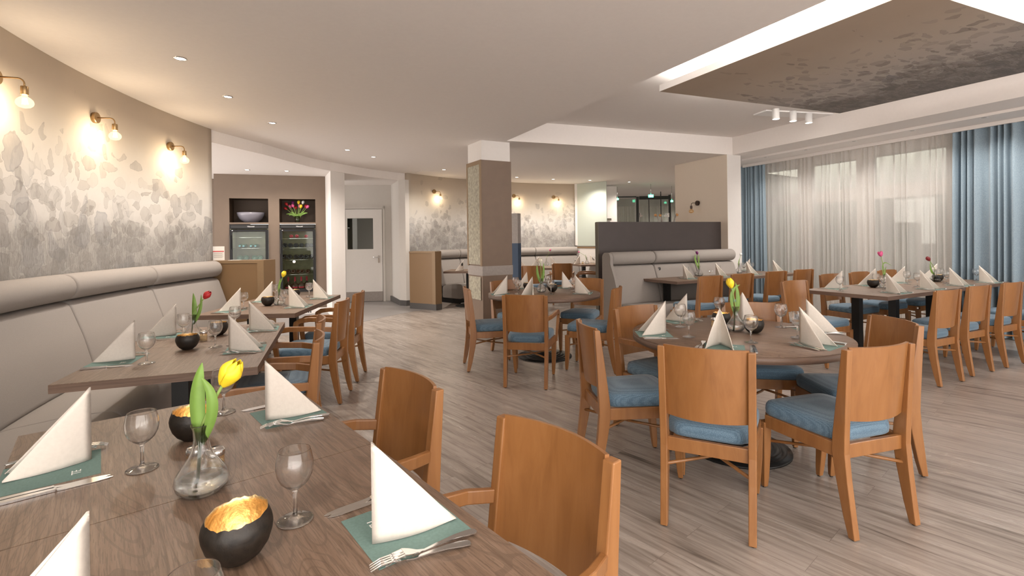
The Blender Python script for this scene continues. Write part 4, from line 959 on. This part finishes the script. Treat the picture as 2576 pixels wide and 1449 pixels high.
v = vase(1362, 735, 'middle round table'); tulip(v, (1359.5, 656), 'cream', 'pale upright one on the middle round table', [((1351, 666), (1353, 690), .016), ((1367, 660), (1367, 690), .016)], 1.05)
v = vase(1759.5, 694, 'grey bench table, left'); tulip(v, (1753.5, 636), 'purple', 'upright on the grey bench table', [((1749, 640), (1750, 655), .016), ((1759, 642), (1758, 655), .012)], .95)
v = vase(1859, 687, 'grey bench table, right'); tulip(v, (1863.5, 640), 'white', 'small one on the grey bench table', [((1861, 650), (1859, 660), .010)], .9)
v = vase(2226, 725, 'long window table, near'); tulip(v, (2215, 639), 'pink', 'open bloom on a thin stem, long window table', [((2243, 669), (2222, 664), .007), ((2229, 670), (2226, 690), .013)], 1.0, opened=.35)
v = vase(2352, 709, 'long window table, far'); tulip(v, (2335, 651), 'darkred', 'leaning left on the long window table', [((2340, 660), (2344, 680), .017)], 1.1)
v = vase(1375, 668, 'far table behind the small armchairs'); tulip(v, (1384, 629), 'pink', 'small distant bloom behind the small armchairs', [], .9)
v = vase(1477, 664, 'far table left of the dark partition'); tulip(v, (1456, 634), 'pink', 'drooping distant bloom by the frosted glass', [((1472, 640), (1475, 650), .008)], .8)
# shakers
def shaker(px, py, ph, fill='salt', z=TH):
    p = P(px, py, z); t = thing('shaker', 'glass shaker with steel lid, '+ph, 'shaker', p); MB().lathe([(0, .001), (.021, .001), (.023, .004), (.022, .045), (.0205, .05), (.0195, .05), (.0205, .045), (.0205, .004), (0, .004)], 20).build('glass', 'bulb_glass', t)
    MB().lathe([(0, .0045), (.0195, .0045), (.0195, .03), (0, .03)], 16).build('contents', fill, t); MB().lathe([(.0225, .047), (.0235, .049), (.0235, .060), (.019, .066), (0, .067)], 20).build('lid', 'steel', t)
shaker(543, 1186, 'behind the vase on the nearest table, right one'); shaker(492, 1182, 'behind the vase on the nearest table, left one')
shaker(512, 857, 'beside the red tulip vase'); shaker(1784, 691, 'grey bench table, left one'); shaker(1790, 690.5, 'grey bench table, right one'); shaker(1797, 822, 'behind the front napkin of the near round table'); shaker(1466, 664, 'on the far table by the partition')

# ================================================================ WALL LAMPS
def sconce(base, nrm, label, lit=True, dark=False, arm=.165, energy=6.5, swing=0.0):
    n = Vector(nrm).normalized(); rz = math.atan2(n.y, n.x); mt = 'dark_bronze' if dark else 'brass'
    t = thing('wall_lamp', label, 'wall lamp', base, rz)          # local +x points into the room
    mb = MB(); rs = [[(x, r*math.cos(a), r*math.sin(a)) for a in [2*math.pi*i/28 for i in range(28)]] for x, r in ((0, .046), (.012, .048), (.0125, .046), (.013, .046), (.0135, .048), (.030, .048), (.033, .045))]; mb.rings(rs, smooth=False).build('wall_plate', mt, t)
    ax_, ay_ = .035+(arm-.035)*math.cos(swing), (arm-.035)*math.sin(swing); tw = lambda q: (.035+(q[0]-.035)*math.cos(swing)-q[1]*math.sin(swing), (q[0]-.035)*math.sin(swing)+q[1]*math.cos(swing), q[2])
    pth = [(.03, 0, 0), (arm-.035, 0, 0)]+[(arm-.035+.035*math.sin(a), 0, -.035+.035*math.cos(a)) for a in (.4, .8, 1.2, 1.57)]+[(arm, 0, -.06)]; MB().tube([pth[0]]+[tw(q) for q in pth[1:]], .0055, 10).build('arm', mt, t)
    MB().lathe([(0, -.052), (.020, -.052), (.021, -.056), (.021, -.104), (.019, -.108), (0, -.108)], 24, (ax_, ay_, 0)).build('socket', mt, t)
    b = MB().lathe([(.013, -.105), (.016, -.118), (.030, -.128), (.043, -.142), (.0475, -.158), (.044, -.174), (.030, -.188), (.012, -.194), (0, -.195)], 28, (ax_, ay_, 0)).build('bulb', 'bulb_warm' if lit else 'amber_glass', t)
    if lit:
        mb = MB()
        for k_ in range(5): a = k_*1.257; mb.tube([(ax_+.010*math.cos(a), ay_+.010*math.sin(a), -.128), (ax_+.016*math.cos(a+.5), ay_+.016*math.sin(a+.5), -.168)], .0022, 6)
        mb.lathe([(0, -.125), (.008, -.13), (.010, -.15), (.008, -.168), (0, -.172)], 12, (ax_, ay_, 0)); mb.build('filament', 'bulb_glow', b)
        p = Vector(base)+n*ax_+Vector((-n.y, n.x, 0))*ay_+Vector((0, 0, -.155)); light('POINT', 'bulb_light', p, energy, (1, .84, .64), .05)
    else:
        MB().tube([(ax_, ay_+.008, -.11), (ax_, ay_+.012, -.165), (ax_, ay_-.012, -.165), (ax_, ay_-.008, -.11)], .0012, 5).build('filament', 'steel', b)
def on_arc(arc, px, py, lo, hi, d=0.0):
    z = 2.2
    for _ in range(4):
        a = arc.ang(px, d, lo, hi, z); p = arc.pt(a, d, 0); u, v_ = uv_(px, py); z = H-v_/F*p.y
    return a, arc.pt(a, d, z)
for px, py, lab in ((235, 296, 'brass wall lamp with lit bulb, middle one on the left wall'), (425, 368, 'brass wall lamp with lit bulb, farthest one on the left wall')):
    a, p = on_arc(WL, px, py, 178, 207); sconce(p, (WL.cx-p.x, WL.cy-p.y, 0), lab)
a, p = on_arc(WL, -20, 190, 178, 215); zz = 2.49; p.z = zz; sconce(p, (WL.cx-p.x, WL.cy-p.y, 0), 'brass wall lamp with lit bulb, nearest one at the upper left frame edge')
for px, py, lab in ((1091, 482, 'small brass wall lamp on the far wall, left of the pillar'), (1292, 493, 'small brass wall lamp on the far wall, just right of the pillar'), (1392, 496, 'small brass wall lamp on the far wall, farthest right')):
    a, p = on_arc(WF, px, py, 148, 99); sconce(p, (WF.cx-p.x, WF.cy-p.y, 0), lab, energy=3, swing=.95)
p = PV(1756, 511, Vector(bb[0])+Vector((-.93, -.37))*.006, Vector(bb[3])+Vector((-.93, -.37))*.006); sconce(p, (-.93, -.37, 0), 'dark bronze wall lamp with unlit amber globe bulb on the beige wall', False, True)

# ================================================================ CEILING LAMPS
DL = [(453, 147, ZC), (573, 243, ZC), (685, 309, ZC), (874, 377, ZC), (939.5, 394.5, ZC), (1117, 426.5, ZC), (1300, 445.5, ZC), (1391.5, 450.5, ZC), (1484, 453.5, ZC), (622, 427, ZS), (721, 430, ZS), (1583, 485.5, ZC)]
names = ['nearest one at the upper left', 'second from the upper left', 'third from the upper left', 'left of the pair before the far door', 'right of the pair before the far door', 'left of the pillar above the far bench', 'just right of the pillar', 'second right of the pillar', 'by the frosted glass panel', 'above the left display niche', 'above the right display niche', 'in front of the glass screen']
def downlight(p, lab, en=26):
    t = thing('downlight', 'round recessed ceiling spotlight, '+lab, 'downlight', p, 0, 'recessed ceiling spotlights')
    MB().lathe([(.034, -.001), (.036, -.006), (.046, -.004), (.048, 0)], 28).build('rim', 'steel', t); MB().lathe([(0, -.002), (.034, -.002)], 28).build('lamp', 'lamp_glow', t)
    light('SPOT', 'spot', (p.x, p.y, p.z-.02), en, (1, .90, .80), .04, (0, 0, 0), 2.5, .9)
for (px, py, z), nm in zip(DL, names):
    p = P(px, py, z); 
    if px == 1583: p = Vector((PY(px, py, 13).x, 13.0, ZC))
    downlight(p, nm, (58 if px > 1100 else 50) if z == ZC else 24)
for x, y, nm in ((-2.2, .2, 'unseen added fill behind the camera at left'), (-.6, -.6, 'unseen added fill behind the camera'), (1.4, -.9, 'unseen added fill behind the camera at right'), (3.2, -.6, 'unseen added fill far right behind the camera')): downlight(Vector((x, y, ZC)), nm, 60)  # out-of-view fittings added to lift the fill light of the room
for x, y, nm in ((5.0, 12.6, 'unseen added fill in the lobby behind the beige wall'), (5.5, 15.5, 'unseen added fill deep in the lobby')): downlight(Vector((x, y, ZC)), nm, 90)  # hidden fittings added to brighten the lobby
def wash(p, lab):  # fittings drawn unlit; a spot below each is added to brighten the curtains
    t = thing('downlight', 'dark recessed spotlight, light added, '+lab, 'downlight', p, 0, 'recessed spotlights with added curtain wash')
    MB().lathe([(.030, -.001), (.032, -.004), (.042, -.003), (.044, 0)], 24).build('rim', 'lamp_white', t); MB().lathe([(0, -.0015), (.030, -.0015)], 24).build('lamp', 'tape_grey', t)
    light('SPOT', 'spot', (p.x, p.y, p.z-.02), 24, (1, .93, .86), .05, (0, 0, 0), 2.6, .9)
for i, tt in enumerate((.0, .8, 1.6, 2.4, 3.2, 4.0, 4.8)): wash(WP(tt, .82, ZC), ['nearest the white pier', 'second from the pier', 'third from the pier', 'fourth from the pier', 'fifth from the pier', 'at the left edge of the wide blue curtain', 'above the wide blue curtain, closest'][i]+', window side')
# three white spots on a rail in the coffer
t = thing('spotlight_bar', 'white ceiling bar with three cylinder spotlights beside the mural panel', 'spotlight', (0, 0, 0))
bp0, bp1 = P(1911, 281.5, ZU), P(2098, 291, ZU); bd = (bp1-bp0); m_ = (bp0+bp1)/2; MB().box((m_.x, m_.y, ZU-.01), (bd.length, .26, .018), math.atan2(bd.y, bd.x)).build('base_plate', 'lamp_white', t)
for px, py in ((1952, 289), (1995, 294.5), (2034.5, 299)):
    p = P(px, py-1, ZU-.09); l_ = MB().lathe([(0, .075), (.045, .075), (.045, -.05), (.050, -.058), (.050, -.066), (.043, -.066), (.043, -.06)], 28, p).build('lamp_cylinder', 'lamp_white', t); MB().lathe([(0, -.060), (.043, -.060)], 24, p).build('lens', 'lamp_glow', l_)
    light('SPOT', 'spot', (p.x, p.y, p.z-.09), 30, (1, .9, .8), .04, (0, 0, 0), 1.9, .8)
# access hatch
p = P(1074, 433, ZC); tag(MB().box((p.x, p.y, ZC-.004), (.42, .42, .006), .5).build('ceiling_hatch', 'ceiling_paint'), 'square white access hatch in the ceiling above the far wallpaper', 'hatch')

# ================================================================ NICHES AND WINE FRIDGES
u_ = (H1[0]+H1[1])/2; p = NP(u_, .20, zb); t = thing('salad_bowl', 'large smoky glass bowl standing in the left display niche', 'bowl', p)
MB().lathe([(0, 0), (.09, 0), (.13, .012), (.20, .07), (.235, .14), (.25, .195), (.245, .195), (.23, .142), (.195, .074), (.125, .018), (0, .008)], 40).build('glass', 'bowl_glass', t)
u_ = nu(746, 559)[0]; vp = NP(u_, .20, zb); t = thing('flower_vase', 'clear cylinder vase holding the mixed tulip bouquet in the right niche', 'vase', vp)
MB().lathe([(0, 0), (.050, 0), (.048, .06), (.058, .13), (.055, .13), (.045, .06), (.046, .006), (0, .006)], 28).build('glass', 'clear_glass', t)
bq = [(721, 514, 'red', 'striped'), (719, 525, 'red', 'low'), (737, 511, 'purple', 'top'), (737, 518, 'pink', 'upper left'), (751, 510, 'yellow', 'tall'), (762, 510, 'white', 'tall'), (757, 520, 'yellow', 'low right'), (754, 519, 'pink', 'centre'), (769, 519, 'red', 'right'), (773, 521, 'pink', 'farthest right'), (730, 520, 'pink', 'left'), (744, 523, 'red', 'low centre')]
for i, (px, py, col, ph) in enumerate(bq):
    h = PY(px, py, vp.y-.02+.04*(i % 3)); t = thing('tulip', '%s tulip in the niche bouquet, %s bloom' % (col, ph), 'flower', (0, 0, 0), 0, 'tulips of the niche bouquet')
    b_ = vp+Vector((.02*math.cos(i*2.1), .02*math.sin(i*2.1), .012)); m_ = vp+Vector(((h.x-vp.x)*.25, 0, .16)); pth = bez(b_, m_, h, 8); ax_ = (pth[-1]-pth[-2]).normalized(); MB().tube(pth, .004, 6).build('stem', 'stem_green', t); petals(col, h-ax_*.03, ax_, 1.25, t)
    if i % 2 == 0 or i == 9: leaf(t, vp+Vector((0, 0, .10)), vp+Vector(((h.x-vp.x)*.5+.02*(i-5)/5, -.02, .20)), vp+Vector(((h.x-vp.x)*1.05, -.03, .17+.05*math.sin(i))), .018, Vector((.3, -1, .2)))
def fridge(Hh, z0, z1, lab):
    w_ = Hh[1]-Hh[0]-.012; uc = (Hh[0]+Hh[1])/2; loc = NP(uc, 0, 0); t = thing('wine_fridge', lab, 'wine fridge', loc, nang); D = .5; hd = .085
    mb = MB(); zt_ = z1-.008
    for c, d in (((0, D, (z0+zt_)/2), (w_, .02, zt_-z0)), ((-w_/2+.01, D/2, (z0+zt_)/2), (.02, D, zt_-z0)), ((w_/2-.01, D/2, (z0+zt_)/2), (.02, D, zt_-z0)), ((0, D/2, zt_-.01), (w_, D, .02)), ((0, D/2, z0+.01), (w_, D, .02))): mb.box(c, d)
    mb.build('cabinet', 'fridge_inner', t)
    MB().box((0, -.012, zt_-hd/2), (w_, .03, hd)).build('header', 'fridge_black', t, bevel=.004)
    hdn = MB().box((0, -.029, zt_-hd/2), (w_*.93, .003, hd*.5)); hdn.build('header_panel', 'dark_slot', t)
    text('logo', 'Vibocold', .034, 'dial_white', t, (w_*.05, -.0325, zt_-hd/2), (math.pi/2, 0, 0))
    mb = MB(); dt = zt_-hd-.012
    for c, d in (((-w_/2+.022, -.015, (z0+dt)/2), (.044, .04, dt-z0)), ((w_/2-.022, -.015, (z0+dt)/2), (.044, .04, dt-z0)), ((0, -.015, dt-.02), (w_-.08, .04, .04)), ((0, -.015, z0+.03), (w_-.08, .04, .06))): mb.box(c, d)
    o = mb.build('door_frame', 'fridge_black', t); MB().lathe([(0, 0), (.012, 0), (.010, .01), (0, .012)], 14).build('lock', 'chrome', o).matrix_local = Matrix.Translation((-w_/2+.05, -.036, dt-.02)) @ Matrix.Rotation(math.pi/2, 4, 'X')
    MB().box((0, -.02, (z0+dt)/2), (w_-.085, .006, dt-z0-.09)).build('door_glass', 'fridge_glass', t)
    MB().box((-w_/2+.012, -.045, lerp(z0, dt, .55 if z1-z0 < .6 else .72)), (.016, .03, .26)).build('door_handle', 'dark_slot', t)
    light('AREA', 'fridge_light', NP(uc, .12, dt-.05), .5 if z1-z0 > .8 else .10, (1, .96, .85), w_*.8, (0, 0, nang), sy=.05)
    return t, w_
fr1, fw1 = fridge(H1, zf1, zf, 'left black framed wine fridge, short and partly behind the brown panel'); fr2, fw2 = fridge(H2, zf2, zf, 'right tall black framed wine fridge with several bottle shelves')
def shelf(fr_, w_, z, mat='chrome'):
    mb = MB(); mb.tube([(-w_/2+.03, .06, z), (w_/2-.03, .06, z)], .006, 6)
    for i in range(12): x = -w_/2+.04+(w_-.08)*i/11; mb.tube([(x, .06, z), (x, .44, z)], .002, 4)
    mb.build('shelf', mat, fr_)
def bottle_lying(px, py, r, mat, lab, grp, cap=None, w=None):
    q = PV(px, py, NA+NN*.10, NB+NN*.10); t = thing('wine_bottle', lab, 'bottle', q, nang, grp)
    rs = [[(rr_*math.cos(a), y, rr_*math.sin(a)) for a in [2*math.pi*i/18 for i in range(18)]] for y, rr_ in ((.012, r*.45), (.0, r*.6), (-.004, r*.88), (.004, r), (.19, r), (.23, r*.4), (.30, r*.38))] if not cap else [[(rr_*math.cos(a), y, rr_*math.sin(a)) for a in [2*math.pi*i/18 for i in range(18)]] for y, rr_ in ((0, r*.36), (.08, r*.4), (.12, r), (.30, r))]
    MB().rings(rs).build('body', mat, t)
    if cap: MB().rings([[(rr_*math.cos(a), y, rr_*math.sin(a)) for a in [2*math.pi*i/14 for i in range(14)]] for y, rr_ in ((-.004, r*.42), (.03, r*.42))]).build('cap', cap, t)
    return q
sz = {}
rows = [(747, [(716, 'a'), ], 0)]
def row(pxs, py, r, mat, desc, grp, cap=None):
    for i, px in enumerate(pxs): q = bottle_lying(px, py, r, mat, '%s, %s from left' % (desc, ['first', 'second', 'third', 'fourth', 'fifth', 'sixth'][i]), grp, cap)
    return q.z
z = row([715.5, 727.5, 745, 757.5, 770, 781.5], 646, .046, 'bottle_black', 'black wine bottle end, middle row of the tall fridge', 'bottles in the middle row'); shelf(fr2, fw2, z-.054)
z = row([724, 737, 749.5, 760, 774], 683, .042, 'bottle_brown', 'brown wine bottle end, row above the flagons', 'bottles above the flagons'); shelf(fr2, fw2, z-.050)
z = row([716, 730, 744, 758, 772, 783], 617, .042, 'bottle_black', 'dark wine bottle end, upper row of the tall fridge', 'bottles in the upper row'); shelf(fr2, fw2, z-.050)
z = row([732, 746, 770], 594.5, .030, 'capsule_red', 'red capped bottle end, top row of the tall fridge', 'bottles in the top row'); shelf(fr2, fw2, z-.046)
z = row([603, 617.5, 640, 653.5], 649, .048, 'bottle_green', 'green bottle end, lower row of the left fridge', 'bottles in the left fridge lower row'); shelf(fr1, fw1, z-.056)
z = row([602.5, 612, 630.5, 642], 619, .040, 'bottle_green', 'green bottle with blue cap in the left fridge', 'blue capped bottles', 'cap_blue'); shelf(fr1, fw1, z-.044)
shelf(fr1, fw1, PV(620, 598, NA, NB).z)
bz = PV(746, 729.5, NA+NN*.15, NB+NN*.15).z; shelf(fr2, fw2, bz-.006)
for i, px in enumerate((725.5, 742.5, 758.5, 772)):
    q = PV(px, 729, NA+NN*(.16 if i < 3 else .24), NB+NN*(.16 if i < 3 else .24)); q.z = bz; t = thing('flagon_bottle', 'round flattened brown flagon with red capsule, %s of four standing in the fridge' % ['leftmost', 'second', 'third', 'rightmost'][i], 'bottle', q, nang, 'red capsule flagons')
    prf = [(0, 0), (.035, 0), (.050, .012), (.068, .045), (.072, .075), (.062, .108), (.040, .132), (.020, .15), (.0155, .175), (.0155, .19)]
    o = MB().lathe(prf, 28).build('body', 'bottle_brown', t); o.scale = (1, .6, 1); MB().lathe([(.017, .175), (.0175, .255), (.0185, .257), (.0185, .262), (0, .263)], 18).build('capsule', 'capsule_red', t)
    mb = MB(); rs = [(.0695*math.cos(a), -.0435*1.0-.0, z_) for a in (0,) for z_ in (0,)]
    def lab_(u, v): a = -math.pi/2+(u-.5)*1.5; z_ = .040+.030*v; r_ = .0735 if v > .3 else .0715; return (r_*math.cos(a), r_*.6*math.sin(a)-.001, z_)
    MB().grid(lab_, 8, 3).build('label', 'capsule_red', t)
for px, py in ((744, 584+12), (740, 658.5)):
    pass
q = fr2.matrix_world; dpx = PV(740, 658.5, NA-NN*.03, NB-NN*.03); loc = Vector(((Vector(dpx[:2])-NA).dot(nd)-(H2[0]+H2[1])/2, -.028, dpx.z))
o = MB().lathe([(0, 0), (.028, 0), (.026, .006), (0, .006)], 20).build('thermometer', 'dial_white', fr2); o.matrix_local = Matrix.Translation(loc) @ Matrix.Rotation(math.pi/2, 4, 'X')
# menu card, small bottle and slip on top of the brown end panel
q = Vector((-3.74, 6.38, 1.17)); t = thing('menu_card', 'white menu card with red heading standing on the brown end panel', 'menu', (-3.80, 6.42, 1.17), .25)
MB().box((0, 0, .09), (.15, .004, .18), 0).build('card', 'card_white', t); MB().box((0, -.003, .115), (.14, .002, .012)).build('heading', 'print_red', t)
mb = MB(); [mb.box((0, -.003, .095-.012*i), (.12-.02*(i % 2), .001, .003)) for i in range(6)]; mb.build('text_lines', 'tape_grey', t)
tag(MB().box((-3.55, 6.36, 1.172), (.13, .09, .003), .1).build('paper_slip', 'card_white'), 'flat white slip of paper lying on the brown end panel', 'paper')
# floor grille
p = PV(766, 791, NA-NN*.12, NB-NN*.12); t = thing('floor_grille', 'white slotted ventilation grille at the foot of the niche wall', 'grille', (p.x, p.y, 0), nang)
MB().box((0, 0, .05), (.9, .08, .10)).build('housing', 'white_paint', t); mb = MB(); [mb.box((-.1+.036*i, -.041, z_), (.022, .004, .028)) for i in range(7) for z_ in (.035, .07)]; mb.build('slots', 'dark_slot', t)
# coat stand
t = thing('coat_stand', 'grey coat stand with wooden ball tips behind the dark partition', 'coat stand', (3.02, 9.7, 0))
MB().tube([(0, 0, .02), (0, 0, 1.5)], .02, 10).build('pole', 'rod_grey', t); MB().lathe([(0, 0), (.2, 0), (.2, .02), (0, .03)], 24).build('base', 'black_metal', t)
for px, py in ((1649, 541.5), (1660.5, 542), (1703, 540.5)):
    q = PY(px, py, 9.7)-Vector((3.02, 9.7, 0)); o = MB().tube([(q.x*.25, 0, 1.45), (q.x*.9, 0, q.z)], .014, 8).build('hook_rod', 'rod_grey', t); MB().lathe([(.028*math.sin(math.pi*i/10), -.028*math.cos(math.pi*i/10)) for i in range(11)], 16, (q.x, 0, q.z)).build('ball_tip', 'wood_ball', o)
